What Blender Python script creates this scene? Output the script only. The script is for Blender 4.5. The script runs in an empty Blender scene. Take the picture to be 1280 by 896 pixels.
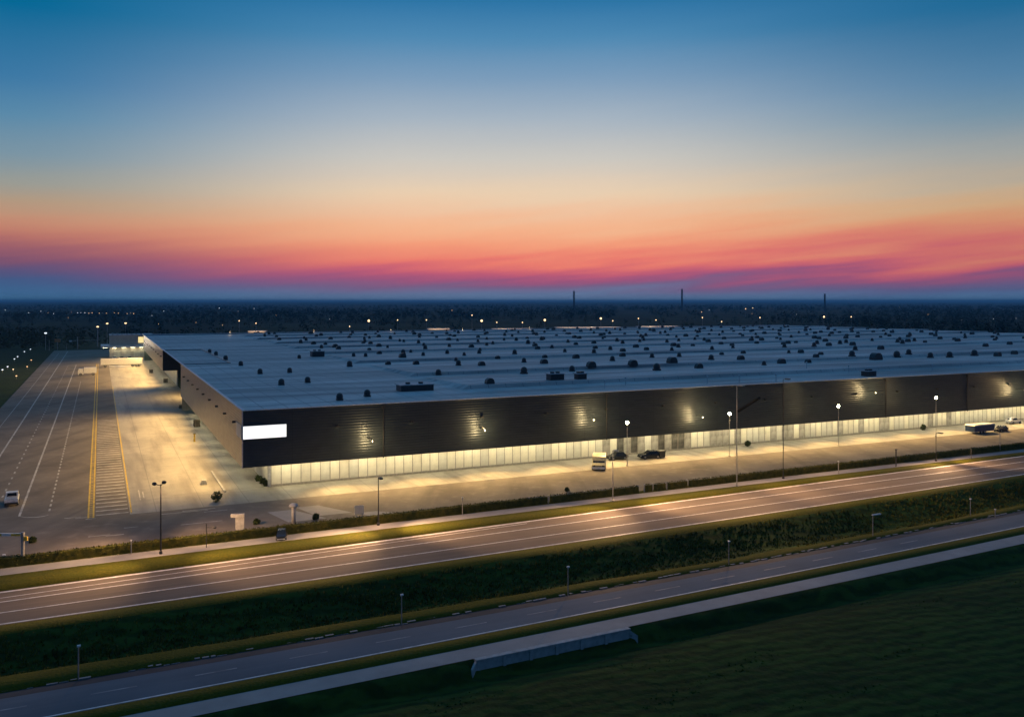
import bpy, math, random
import numpy as np
from mathutils import Vector, Matrix, noise as mnoise

R = math.radians
rnd = random.Random(11)
scene = bpy.context.scene
col = scene.collection

# ------------------------------------------------------------------ camera
F_PX, HOR, CU, CAM_H = 1086.0, 377.0, 640.0, 28.0
cd = bpy.data.cameras.new('camera')
cam = bpy.data.objects.new('camera', cd); col.objects.link(cam)
cam.location = (0, 0, CAM_H); cam.rotation_euler = (R(90), 0, 0)
cd.sensor_width = 36.0; cd.lens = 36.0 * F_PX / 1280.0
cd.shift_y = -71.0 / 1280.0
cd.clip_start = 0.5; cd.clip_end = 90000
scene.camera = cam

# ------------------------------------------------------------------ colour helpers
def lin(c):
    c = c / 255.0
    return c / 12.92 if c <= 0.04045 else ((c + 0.055) / 1.055) ** 2.4
def S(r, g, b): return (lin(r), lin(g), lin(b), 1.0)

# ------------------------------------------------------------------ world: dusk sky (three elevation ramps mixed by azimuth)
w = bpy.data.worlds.new("World"); scene.world = w; w.use_nodes = True
nt = w.node_tree; nt.nodes.clear()
def WN(t, **k):
    n = nt.nodes.new(t)
    for a, b in k.items(): setattr(n, a, b)
    return n
def wm(op, a, b=None, c=None):
    n = WN('ShaderNodeMath', operation=op)
    for i, x in enumerate((a, b, c)):
        if x is None: continue
        if isinstance(x, (int, float)): n.inputs[i].default_value = x
        else: nt.links.new(x, n.inputs[i])
    return n.outputs[0]
def wramp(fac, stops):
    n = WN('ShaderNodeValToRGB'); e = n.color_ramp.elements
    e[0].position, e[0].color = stops[0]; e[1].position, e[1].color = stops[-1]
    for p, c in stops[1:-1]:
        q = e.new(p); q.color = c
    nt.links.new(fac, n.inputs[0]); return n.outputs[0]
tc = WN('ShaderNodeTexCoord'); sp = WN('ShaderNodeSeparateXYZ')
nt.links.new(tc.outputs['Generated'], sp.inputs[0])
dx, dy, dz = sp.outputs
hor = wm('SQRT', wm('ADD', wm('MULTIPLY', dx, dx), wm('MULTIPLY', dy, dy)))
tanel = wm('DIVIDE', dz, wm('MAXIMUM', hor, 0.001))
az = wm('ARCTAN2', dx, dy)
def wmr(x, a, b):
    n = WN('ShaderNodeMapRange'); n.interpolation_type = 'SMOOTHSTEP'
    nt.links.new(x, n.inputs[0]); n.inputs[1].default_value = a; n.inputs[2].default_value = b
    return n.outputs[0]
# thin streaks of cloud: noise stretched along the horizon, tilted a little
cmb = WN('ShaderNodeCombineXYZ')
nt.links.new(wm('MULTIPLY', az, 3.0), cmb.inputs[0])
nt.links.new(wm('MULTIPLY', wm('SUBTRACT', tanel, wm('MULTIPLY', az, 0.09)), 42.0), cmb.inputs[1])
cn = WN('ShaderNodeTexNoise'); cn.inputs['Scale'].default_value = 1.0; cn.inputs['Detail'].default_value = 5
nt.links.new(cmb.outputs[0], cn.inputs['Vector'])
streak = wm('SUBTRACT', cn.outputs['Fac'], 0.5)
lowband = WN('ShaderNodeMapRange'); lowband.clamp = True
nt.links.new(tanel, lowband.inputs[0])
lowband.inputs[1].default_value = 0.16; lowband.inputs[2].default_value = 0.03
lowband.inputs[3].default_value = 0.10; lowband.inputs[4].default_value = 1.0
fade0 = WN('ShaderNodeMapRange'); fade0.clamp = True
nt.links.new(tanel, fade0.inputs[0])
fade0.inputs[1].default_value = 0.0; fade0.inputs[2].default_value = 0.03
wob = wm('MULTIPLY', wm('MULTIPLY', streak, lowband.outputs[0]), wm('MULTIPLY', fade0.outputs[0], wm('MULTIPLY', wm('ADD', wmr(az, -0.30, 0.40), 0.45), 0.075)))
el = wm('MULTIPLY', wm('ADD', tanel, wob), 0.5)        # ramp position = tan(elevation) / 2
def st(rows, top, edge=1.0):        # edge: the ramp was read off a frame edge, where a pixel spans less elevation
    out = []
    for v, c in rows: out.append((max(0.0, (HOR - v) / F_PX * 0.5 * edge), S(*c)))
    out = sorted(out, key=lambda p: p[0])
    for t, c in top: out.append((t * 0.5, S(*c)))
    return out
TOP = [(0.55, (20, 98, 162)), (1.0, (58, 110, 154)), (2.0, (74, 114, 150))]
centre = wramp(el, st([(0, (42, 116, 166)), (50, (80, 138, 180)), (100, (126, 158, 188)), (150, (168, 182, 195)), (200, (206, 202, 194)),
    (245, (238, 210, 178)), (286, (250, 184, 142)), (311, (250, 158, 122)), (328, (242, 124, 110)), (341, (206, 96, 118)),
    (351, (166, 89, 126)), (362, (122, 102, 140)), (370, (108, 132, 168)), (377, (122, 156, 192))], TOP))
leftr = wramp(el, st([(0, (2, 104, 150)), (95, (62, 122, 166)), (140, (90, 138, 170)), (190, (124, 150, 165)), (228, (154, 157, 150)),
    (250, (180, 155, 130)), (274, (200, 145, 117)), (294, (194, 122, 106)), (306, (165, 100, 106)), (317, (134, 86, 110)),
    (334, (94, 84, 124)), (350, (66, 96, 140)), (368, (72, 114, 156)), (377, (86, 136, 172))], TOP, 0.862))
rightr = wramp(el, st([(0, (30, 105, 150)), (95, (86, 131, 166)), (140, (116, 146, 166)), (190, (164, 166, 162)), (228, (192, 173, 148)),
    (250, (208, 168, 128)), (274, (214, 148, 112)), (304, (208, 112, 105)), (323, (190, 92, 112)), (340, (136, 84, 122)),
    (356, (92, 96, 136)), (369, (88, 118, 158)), (377, (98, 140, 176))], TOP, 0.862))
mx1 = WN('ShaderNodeMix', data_type='RGBA'); mx2 = WN('ShaderNodeMix', data_type='RGBA')
nt.links.new(wmr(az, -0.10, -0.54), mx1.inputs['Factor']); nt.links.new(centre, mx1.inputs['A']); nt.links.new(leftr, mx1.inputs['B'])
nt.links.new(wmr(az, 0.08, 0.55), mx2.inputs['Factor']); nt.links.new(mx1.outputs['Result'], mx2.inputs['A']); nt.links.new(rightr, mx2.inputs['B'])
# the sky opposite the sunset: dull blue
mx3 = WN('ShaderNodeMix', data_type='RGBA')
mx3.inputs['B'].default_value = S(42, 78, 120)
nt.links.new(wm('MULTIPLY', wmr(wm('ABSOLUTE', az), 0.9, 2.2), wmr(tanel, 2.5, 0.6)), mx3.inputs['Factor'])
nt.links.new(mx2.outputs['Result'], mx3.inputs['A'])
bg = WN('ShaderNodeBackground'); bg.inputs['Strength'].default_value = 1.0
nt.links.new(mx3.outputs['Result'], bg.inputs['Color'])
wo = WN('ShaderNodeOutputWorld'); nt.links.new(bg.outputs[0], wo.inputs['Surface'])

scene.view_settings.view_transform = 'Standard'; scene.view_settings.look = 'None'
scene.view_settings.exposure = 0.0; scene.view_settings.gamma = 1.0
cy = scene.cycles
cy.use_denoising = True; cy.max_bounces = 5; cy.diffuse_bounces = 2; cy.glossy_bounces = 2
cy.transmission_bounces = 2; cy.volume_bounces = 0; cy.sample_clamp_indirect = 4.0; cy.caustics_reflective = False; cy.caustics_refractive = False

# ------------------------------------------------------------------ frame of the site: s along the facade, d away from the road
E1 = Vector((0.9036, 0.4285)); E2 = Vector((-0.4285, 0.9036)); C0 = Vector((-39.4, 126.9)); TH = math.atan2(E1.y, E1.x)
def P(s, d, z=0.0):
    p = C0 + E1 * s + E2 * d
    return Vector((p.x, p.y, z))
def G(u, v, z=0.0):                       # point of the ground plane of height z
    Y = F_PX * (CAM_H - z) / (v - HOR)
    return Vector(((u - CU) / F_PX * Y, Y, z))
def L(p):
    q = Vector((p[0], p[1])) - C0
    return q.dot(E1), q.dot(E2)

# ------------------------------------------------------------------ materials
MATS = {}
class NB:
    def __init__(self, name):
        self.m = bpy.data.materials.new(name); self.m.use_nodes = True
        self.t = self.m.node_tree; self.b = self.t.nodes['Principled BSDF']; MATS[name] = self.m
        self._tc = None
    def n(self, t, **k):
        x = self.t.nodes.new(t)
        for a, b in k.items(): setattr(x, a, b)
        return x
    def link(self, a, b): self.t.links.new(a, b)
    def coord(self, which='Object'):
        if self._tc is None: self._tc = self.n('ShaderNodeTexCoord')
        return self._tc.outputs[which]
    def mapped(self, scale=(1, 1, 1), rot=(0, 0, 0), which='Object'):
        m = self.n('ShaderNodeMapping'); m.inputs['Scale'].default_value = scale; m.inputs['Rotation'].default_value = rot
        self.link(self.coord(which), m.inputs['Vector']); return m.outputs[0]
    def noise(self, scale, detail=4, vec=None, rough=0.55):
        x = self.n('ShaderNodeTexNoise'); x.inputs['Scale'].default_value = scale; x.inputs['Detail'].default_value = detail
        x.inputs['Roughness'].default_value = rough
        self.link(vec if vec is not None else self.coord(), x.inputs['Vector']); return x.outputs['Fac']
    def ramp(self, fac, stops):
        x = self.n('ShaderNodeValToRGB'); e = x.color_ramp.elements
        def c4(c): return (c[0], c[1], c[2], 1)
        e[0].position, e[0].color = stops[0][0], c4(stops[0][1]); e[1].position, e[1].color = stops[-1][0], c4(stops[-1][1])
        for p, c in stops[1:-1]: e.new(p).color = c4(c)
        self.link(fac, x.inputs[0]); return x.outputs[0]
    def mix(self, f, a, b, mode='MIX'):
        x = self.n('ShaderNodeMix', data_type='RGBA', blend_type=mode)
        for k, val in (('Factor', f), ('A', a), ('B', b)):
            if isinstance(val, (int, float)): x.inputs[k].default_value = val
            elif isinstance(val, tuple): x.inputs[k].default_value = (val[0], val[1], val[2], 1)
            else: self.link(val, x.inputs[k])
        return x.outputs['Result']
    def math(self, op, a, b=None):
        x = self.n('ShaderNodeMath', operation=op)
        for i, val in enumerate((a, b)):
            if val is None: continue
            if isinstance(val, (int, float)): x.inputs[i].default_value = val
            else: self.link(val, x.inputs[i])
        return x.outputs[0]
    def xyz(self, which='Object'):
        s = self.n('ShaderNodeSeparateXYZ'); self.link(self.coord(which), s.inputs[0]); return s.outputs
    def lines(self, x, period, width):   # 1 on a thin line every period metres
        f = self.math('FRACT', self.math('DIVIDE', x, period))
        return self.math('LESS_THAN', f, width / period)
    def bump(self, h, strength=0.3, dist=0.05):
        x = self.n('ShaderNodeBump'); x.inputs['Strength'].default_value = strength; x.inputs['Distance'].default_value = dist
        self.link(h, x.inputs['Height']); self.link(x.outputs[0], self.b.inputs['Normal'])
    def done(self, color=None, rough=0.8, metal=0.0, spec=None):
        if color is not None:
            if isinstance(color, tuple): self.b.inputs['Base Color'].default_value = (color[0], color[1], color[2], 1)
            else: self.link(color, self.b.inputs['Base Color'])
        if isinstance(rough, (int, float)): self.b.inputs['Roughness'].default_value = rough
        else: self.link(rough, self.b.inputs['Roughness'])
        self.b.inputs['Metallic'].default_value = metal
        if spec is not None: self.b.inputs['Specular IOR Level'].default_value = spec
        return self.m
def plain(name, c, rough=0.6, metal=0.0, var=0.25, scale=3.0):
    k = NB(name); f = k.noise(scale)
    return k.done(k.ramp(f, [(0.3, tuple(x * (1 - var) for x in c)), (0.7, tuple(x * (1 + var) for x in c))]), rough, metal)
def emit(name, c, strength, sample=True):
    k = NB(name); k.b.inputs['Emission Color'].default_value = (c[0], c[1], c[2], 1); k.b.inputs['Emission Strength'].default_value = strength
    k.done((0.6, 0.6, 0.6), 0.5)
    if not sample: k.m.cycles.emission_sampling = 'NONE'
    return k.m
WARM = (1.0, 0.62, 0.22); CREAM = (1.0, 0.86, 0.52)

# grass of the verges
k = NB('verge_grass'); a = k.noise(0.35, 6); b = k.noise(4.0, 5); c_ = k.noise(0.05, 3)
g = k.ramp(b, [(0.3, (0.042, 0.046, 0.004)), (0.55, (0.086, 0.080, 0.005)), (0.75, (0.13, 0.108, 0.010))])
g = k.mix(k.ramp(a, [(0.35, (0, 0, 0)), (0.65, (0.7, 0.7, 0.7))]), g, (0.065, 0.075, 0.006))
k.bump(b, 0.8, 0.15); k.done(g, 0.95, spec=0.1)
# open country: patchwork of fields and rough grass
k = NB('country_ground'); v = k.n('ShaderNodeTexVoronoi'); v.inputs['Scale'].default_value = 1.0
k.link(k.mapped((0.0035, 0.006, 0.006), (0, 0, 0.4)), v.inputs['Vector'])
fld = k.ramp(k.math('FRACT', k.math('MULTIPLY', v.outputs['Color'], 3.7)), [(0.0, (0.016, 0.021, 0.009)), (0.5, (0.026, 0.034, 0.012)), (1.0, (0.045, 0.050, 0.025))])
a = k.noise(0.6, 6); rows = k.n('ShaderNodeTexWave', wave_type='BANDS', bands_direction='Y'); rows.inputs['Scale'].default_value = 0.22
rows.inputs['Distortion'].default_value = 7.0; rows.inputs['Detail'].default_value = 4; rows.inputs['Detail Scale'].default_value = 1.2
k.link(k.mapped((1, 1, 1), (0, 0, -0.33)), rows.inputs['Vector'])
near = k.ramp(a, [(0.3, (0.018, 0.036, 0.005)), (0.7, (0.046, 0.084, 0.012))])
big = k.noise(0.045, 5, k.mapped((1, 2.2, 1), (0, 0, -0.33)))
near = k.mix(0.42, near, k.ramp(rows.outputs['Fac'], [(0.2, (0.012, 0.026, 0.004)), (0.8, (0.056, 0.100, 0.016))]))
near = k.mix(k.ramp(big, [(0.42, (0, 0, 0)), (0.68, (0.65, 0.65, 0.65))]), near, (0.014, 0.026, 0.006))
yy = k.xyz()[1]
far = k.n('ShaderNodeMapRange'); k.link(yy, far.inputs[0]); far.inputs[1].default_value = 200; far.inputs[2].default_value = 500
k.bump(a, 1.0, 0.3); k.done(k.mix(far.outputs[0], near, fld), 0.95, spec=0.1)
# asphalt of the main road
def asphalt(name, base, tint, worn):
    k = NB(name); n1 = k.noise(40, 3); n2 = k.noise(0.12, 4); st_ = k.noise(1.0, 4, k.mapped((0.012, 0.9, 1), which='UV'))
    c = k.ramp(n2, [(0.3, tuple(x * 0.82 for x in base)), (0.7, tuple(x * 1.15 for x in base))])
    c = k.mix(k.ramp(st_, [(0.4, (0, 0, 0)), (0.7, (worn, worn, worn))]), c, tint)
    c = k.mix(k.ramp(n1, [(0.4, (0, 0, 0)), (0.7, (0.25, 0.25, 0.25))]), c, tuple(x * 1.4 for x in base))
    k.bump(n1, 0.2, 0.01); return k.done(c, 0.85, spec=0.15)
asphalt('road_asphalt', (0.150, 0.122, 0.098), (0.21, 0.172, 0.138), 0.6)
asphalt('wet_asphalt', (0.115, 0.14, 0.165), (0.16, 0.185, 0.21), 0.5)  # bluish base colour takes in the skylight on the lower road
k = NB('dark_shoulder'); k.done(k.ramp(k.noise(0.8, 4), [(0.3, (0.018, 0.020, 0.024)), (0.7, (0.04, 0.042, 0.05))]), 0.8)
k = NB('path_paving'); n2 = k.noise(0.4, 5); k.done(k.ramp(n2, [(0.3, (0.25, 0.245, 0.24)), (0.7, (0.33, 0.32, 0.31))]), 0.8)
# lot asphalt with worn and patched areas
k = NB('lot_asphalt'); n1 = k.noise(0.09, 5); n2 = k.noise(0.5, 6); n3 = k.noise(25, 3)
stv = k.noise(1.0, 5, k.mapped((0.25, 0.02, 1), (0, 0, -TH)))
c = k.ramp(n1, [(0.3, (0.135, 0.115, 0.095)), (0.7, (0.23, 0.20, 0.165))])
c = k.mix(k.ramp(n2, [(0.52, (0, 0, 0)), (0.72, (0.55, 0.55, 0.55))]), c, (0.29, 0.25, 0.21))
c = k.mix(k.ramp(stv, [(0.50, (0, 0, 0)), (0.70, (0.55, 0.55, 0.55))]), c, (0.085, 0.075, 0.065))
k.bump(n3, 0.2, 0.01); k.done(c, 0.8, spec=0.2)
# concrete apron with slab joints
k = NB('yard_concrete'); n1 = k.noise(0.07, 5); n2 = k.noise(0.6, 6)
c = k.ramp(n1, [(0.3, (0.25, 0.235, 0.20)), (0.7, (0.36, 0.335, 0.285))])
c = k.mix(k.ramp(n2, [(0.45, (0, 0, 0)), (0.75, (0.5, 0.5, 0.5))]), c, (0.20, 0.185, 0.155))
x, y, z = k.xyz('UV')
tyre = k.noise(1.0, 4, k.mapped((0.35, 0.03, 1), which='UV'))
c = k.mix(k.ramp(tyre, [(0.48, (0, 0, 0)), (0.70, (0.75, 0.75, 0.75))]), c, (0.13, 0.115, 0.10))
j = k.math('MAXIMUM', k.lines(x, 6.0, 0.10), k.lines(y, 8.0, 0.10))
c = k.mix(k.math('MULTIPLY', j, 0.55), c, (0.10, 0.095, 0.09)); k.done(c, 0.55, spec=0.4)
k = NB('white_paint'); n = k.noise(1.2, 6); k.done(k.ramp(n, [(0.3, (0.42, 0.41, 0.40)), (0.55, (0.75, 0.74, 0.72))]), 0.6)
k = NB('lane_paint'); n = k.noise(0.9, 6); k.done(k.ramp(n, [(0.32, (0.26, 0.24, 0.21)), (0.6, (0.56, 0.54, 0.50))]), 0.7)
k = NB('worn_paint'); n = k.noise(0.7, 6); k.done(k.ramp(n, [(0.35, (0.14, 0.15, 0.17)), (0.65, (0.30, 0.31, 0.32))]), 0.7)
k = NB('yellow_paint'); n = k.noise(1.2, 6); k.done(k.ramp(n, [(0.3, (0.30, 0.21, 0.02)), (0.55, (0.68, 0.47, 0.04))]), 0.6)
# dark profiled cladding
def cladding(name, c0, c1, metal, rough):
    k = NB(name); x, y, z = k.xyz()
    n = k.noise(0.35, 4, k.mapped((1, 1, 3)))
    c = k.ramp(n, [(0.3, c0), (0.7, c1)])
    wv = k.n('ShaderNodeMath', operation='SINE'); k.link(k.math('MULTIPLY', z, 2 * math.pi / 0.42), wv.inputs[0])
    along = k.math('ADD', x, y)
    jn = k.lines(along, 7.2, 0.05)
    c = k.mix(k.math('MULTIPLY', jn, 0.7), c, tuple(q * 0.3 for q in c0))
    big = k.noise(0.5, 3, k.mapped((0.4, 0.4, 2.2)))
    h = k.math('ADD', wv.outputs[0], k.math('MULTIPLY', big, 1.2))
    k.bump(h, 0.5, 0.035)
    return k.done(c, rough, metal)
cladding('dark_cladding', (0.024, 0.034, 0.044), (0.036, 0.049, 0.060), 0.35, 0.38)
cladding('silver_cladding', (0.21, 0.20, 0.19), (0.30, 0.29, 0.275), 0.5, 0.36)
# pale roof membrane
k = NB('roof_membrane'); x, y, z = k.xyz(); n1 = k.noise(0.05, 5, k.mapped((0.6, 2.5, 1))); n2 = k.noise(0.4, 6)
n3 = k.noise(0.22, 5, k.mapped((0.10, 1.0, 1))); c = k.ramp(n1, [(0.3, (0.38, 0.37, 0.36)), (0.7, (0.74, 0.71, 0.68))])
c = k.mix(k.ramp(n2, [(0.5, (0, 0, 0)), (0.75, (0.5, 0.5, 0.5))]), c, (0.38, 0.39, 0.41))
c = k.mix(k.ramp(n3, [(0.46, (0, 0, 0)), (0.66, (0.75, 0.75, 0.75))]), c, (0.20, 0.20, 0.21))
sm = k.math('MAXIMUM', k.lines(x, 3.6, 0.13), k.lines(y, 24.0, 0.13))
c = k.mix(k.math('MULTIPLY', sm, 0.75), c, (0.16, 0.17, 0.19)); k.bump(n2, 0.25, 0.06); k.done(c, 0.6, spec=0.25)
plain('coping_metal', (0.55, 0.56, 0.58), 0.4, 0.3); plain('soffit_panel', (0.30, 0.29, 0.27), 0.7)
plain('vent_dark', (0.030, 0.032, 0.036), 0.4); plain('unit_metal', (0.42, 0.43, 0.45), 0.5, 0.3); plain('pipe_dark', (0.025, 0.026, 0.028), 0.5)
plain('panel_cream', (0.74, 0.70, 0.58), 0.5, 0, 0.10, 0.8); plain('panel_pale', (0.62, 0.60, 0.52), 0.5, 0, 0.12, 0.8); plain('panel_grey', (0.36, 0.34, 0.30), 0.4, 0, 0.45, 0.7)
plain('mullion_metal', (0.34, 0.31, 0.26), 0.5, 0.2); plain('galvanised', (0.38, 0.38, 0.38), 0.45, 0.6); plain('dark_pole', (0.05, 0.05, 0.052), 0.5, 0.4)
plain('white_metal', (0.74, 0.74, 0.73), 0.45, 0.0, 0.08); plain('concrete', (0.36, 0.37, 0.37), 0.85, 0, 0.22, 2.0); plain('far_chimney', (0.06, 0.07, 0.08), 0.8)
plain('car_black', (0.018, 0.019, 0.022), 0.25, 0.3); plain('car_silver', (0.42, 0.43, 0.44), 0.3, 0.5); plain('car_white', (0.72, 0.72, 0.71), 0.3)
plain('car_blue', (0.02, 0.05, 0.13), 0.3, 0.1); plain('van_cream', (0.46, 0.41, 0.24), 0.4); plain('panel_dark', (0.10, 0.095, 0.085), 0.3, 0, 0.6, 1.2); plain('tyre_rubber', (0.02, 0.02, 0.02), 0.85)
k = NB('car_glass'); k.done((0.012, 0.014, 0.017), 0.08, 0.0, 0.6)
plain('sign_white', (0.44, 0.43, 0.41), 0.5); plain('kerb_stone', (0.20, 0.21, 0.22), 0.85, 0, .3); plain('matte_black', (0.004, 0.004, 0.004), 0.95); plain('wood_pallet', (0.16, 0.12, 0.07), 0.85); plain('annex_wall', (0.50, 0.46, 0.40), 0.6, 0, 0.10, 0.5)
plain('sign_orange', (0.55, 0.22, 0.08), 0.5); plain('bark', (0.06, 0.045, 0.03), 0.9)
def foliage(name, c0, c1, sc):
    k = NB(name); f = k.noise(sc, 3); k.done(k.ramp(f, [(0.35, c0), (0.65, c1)]), 0.85, spec=0.15)
foliage('hedge_leaf', (0.040, 0.048, 0.006), (0.095, 0.088, 0.012), 1.5)
foliage('shrub_leaf', (0.030, 0.045, 0.010), (0.07, 0.085, 0.02), 2.0)
foliage('wood_leaf', (0.014, 0.020, 0.010), (0.040, 0.050, 0.022), 0.02)
foliage('tall_grass', (0.050, 0.060, 0.008), (0.15, 0.15, 0.024), 0.5)
foliage('crop_leaf', (0.032, 0.062, 0.008), (0.075, 0.125, 0.018), 0.4)
emit('soffit_lamp', CREAM, 36.0); emit('globe_lamp', (1.0, 0.72, 0.32), 190.0); emit('flood_lens', (1.0, 0.78, 0.40), 4.0, False)
emit('sign_face', (1.0, 0.99, 0.93), 1.25); emit('far_warm', (1.0, 0.66, 0.32), 2.6, False); emit('far_white', (0.8, 0.9, 1.0), 1.6, False)
emit('far_amber', (1.0, 0.55, 0.22), 2.2, False); emit('dim_bulb', (1.0, 0.74, 0.40), 0.9, False); emit('pole_lens', (1.0, 0.74, 0.40), 20.0, False); emit('lit_window', (1.0, 0.76, 0.28), 1.0, False)
M = MATS
M['matte_black'].node_tree.nodes['Principled BSDF'].inputs['Specular IOR Level'].default_value = 0.03

# ------------------------------------------------------------------ mesh helpers
class MB:
    def __init__(self): self.v = []; self.f = []; self.mi = []; self.uv = None; self.cur = 0
    def add(self, vs, fs):
        o = len(self.v); self.v += [tuple(p) for p in vs]
        for f in fs: self.f.append(tuple(i + o for i in f)); self.mi.append(self.cur)
    def box(self, x0, x1, y0, y1, z0, z1, T=None):
        vs = [Vector((x, y, z)) for z in (z0, z1) for y in (y0, y1) for x in (x0, x1)]
        if T: vs = [T @ p for p in vs]
        self.add(vs, [(0, 2, 3, 1), (4, 5, 7, 6), (0, 1, 5, 4), (2, 6, 7, 3), (0, 4, 6, 2), (1, 3, 7, 5)])
    def quad(self, a, b, c, d): self.add([a, b, c, d], [(0, 1, 2, 3)])
    def tube(self, pts, radii, n=8, caps=True):
        if not isinstance(radii, (list, tuple)): radii = [radii] * len(pts)
        pts = [Vector(p) for p in pts]; vs = []; fs = []
        for i, p in enumerate(pts):
            t = (pts[min(i + 1, len(pts) - 1)] - pts[max(i - 1, 0)]).normalized()
            a = t.cross(Vector((0, 1, 0)) if abs(t.y) < 0.9 else Vector((1, 0, 0))).normalized(); b = t.cross(a)
            for k_ in range(n):
                q = 2 * math.pi * k_ / n; vs.append(p + (a * math.cos(q) + b * math.sin(q)) * radii[i])
        for i in range(len(pts) - 1):
            for k_ in range(n):
                fs.append((i * n + k_, i * n + (k_ + 1) % n, (i + 1) * n + (k_ + 1) % n, (i + 1) * n + k_))
        if caps: fs.append(tuple(range(n))[::-1]); fs.append(tuple(range((len(pts) - 1) * n, len(pts) * n)))
        self.add(vs, fs)
    def lathe(self, prof, n=12, c=(0, 0, 0), sx=1, sy=1):
        vs = []; fs = []
        for r, z in prof:
            for k_ in range(n):
                q = 2 * math.pi * k_ / n; vs.append((c[0] + r * math.cos(q) * sx, c[1] + r * math.sin(q) * sy, c[2] + z))
        for i in range(len(prof) - 1):
            for k_ in range(n): fs.append((i * n + k_, i * n + (k_ + 1) % n, (i + 1) * n + (k_ + 1) % n, (i + 1) * n + k_))
        fs.append(tuple(range(n))[::-1]); fs.append(tuple(range((len(prof) - 1) * n, len(prof) * n)))
        self.add(vs, fs)
    def prism(self, poly, y0, y1, inset=None):      # side profile in x,z swept over y
        n = len(poly); vs = [(x, y0, z) for x, z in poly] + [(x, y1, z) for x, z in poly]
        fs = [tuple(range(n)), tuple(range(2 * n - 1, n - 1, -1))] + [(i, i + n, (i + 1) % n + n, (i + 1) % n) for i in range(n)]
        self.add(vs, fs)
    def ball(self, c, r, n=8, sq=(1, 1, 1)):
        prof = [(max(0.02, math.sin(math.pi * i / 6)) * r, -math.cos(math.pi * i / 6) * r * sq[2]) for i in range(7)]
        self.lathe(prof, n, c, sq[0], sq[1])
    def build(self, name, mats, parent=None, smooth=False):
        me = bpy.data.meshes.new(name); me.from_pydata(self.v, [], self.f)
        if not isinstance(mats, (list, tuple)): mats = [mats]
        for m in mats: me.materials.append(M[m] if isinstance(m, str) else m)
        if len(mats) > 1: me.polygons.foreach_set('material_index', self.mi)
        if smooth: me.polygons.foreach_set('use_smooth', [True] * len(me.polygons))
        if self.uv:
            ul = me.uv_layers.new(name='UVMap')
            for lp in me.loops: ul.data[lp.index].uv = self.uv[lp.vertex_index]
        me.update()
        o = bpy.data.objects.new(name, me); col.objects.link(o)
        if parent is not None: o.parent = parent
        return o
def tag(o, label, cat=None, group=None, kind=None):
    o['label'] = label
    if cat: o['category'] = cat
    if group: o['group'] = group
    if kind: o['kind'] = kind
    return o
def thing(name, loc, rz, label, cat, group=None):
    o = bpy.data.objects.new(name, None); col.objects.link(o); o.empty_display_size = 0.5
    o.location = loc; o.rotation_euler = (0, 0, rz); return tag(o, label, cat, group)
def copy_tree(o, parent=None):
    c = o.copy(); col.objects.link(c); c.parent = parent
    for ch in list(o.children): copy_tree(ch, c)
    return c
def struct(mb, name, mat, label, smooth=False): return tag(mb.build(name, mat, None, smooth), label, kind='structure')

# ------------------------------------------------------------------ plan curves read off the photograph (ground points)
ZL = -1.5
def curve(vs, z=0.0, us=(0, 320, 640, 960, 1280)):
    pts = [L(G(u, v, z)) for u, v in zip(us, vs) if v is not None]
    ss = np.array([p[0] for p in pts]); ds = np.array([p[1] for p in pts])
    co = np.polyfit(ss, ds, 2); s0, s1 = ss.min() - 30, ss.max() + 15
    def f(s):
        t = min(max(s, s0), s1)
        return co[0] * t * t + co[1] * t + co[2] + (2 * co[0] * t + co[1]) * (s - t) * 0.6
    return f
cB = curve([709.5, 674.5, 635, 597.5, 561])            # front foot of the hedge = far edge of the footpath
cC = curve([719, 681, 642, 602.5, 565])                # near edge of the footpath
cD = curve([740, 697, 655, 611, 570])
cF = curve([752, 708, 663.5, 619.5, 577.0])
cG = curve([766, 720, 675.5, 630, 584.5])
cH = curve([780, 734, 688, 641, 592.5])
cI = curve([789.5, 743, 695.5, 647, 596.5])
cJ = curve([844, 797, 745, 689, 631], ZL)
cK = curve([865, 812, 757, 697, 638], ZL)
cK2 = curve([873, 818, 764, 702.5, 641.5], ZL)
cL = curve([907, 845, 785, 721, 657.5], ZL)
cM = curve([925, 861, 799.5, 733, 667.5], ZL)
cN = curve([944, 878, 814, 746, 679], ZL)
cQ = curve([975, 905, 838, 768, 700], ZL - 0.7)

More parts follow.
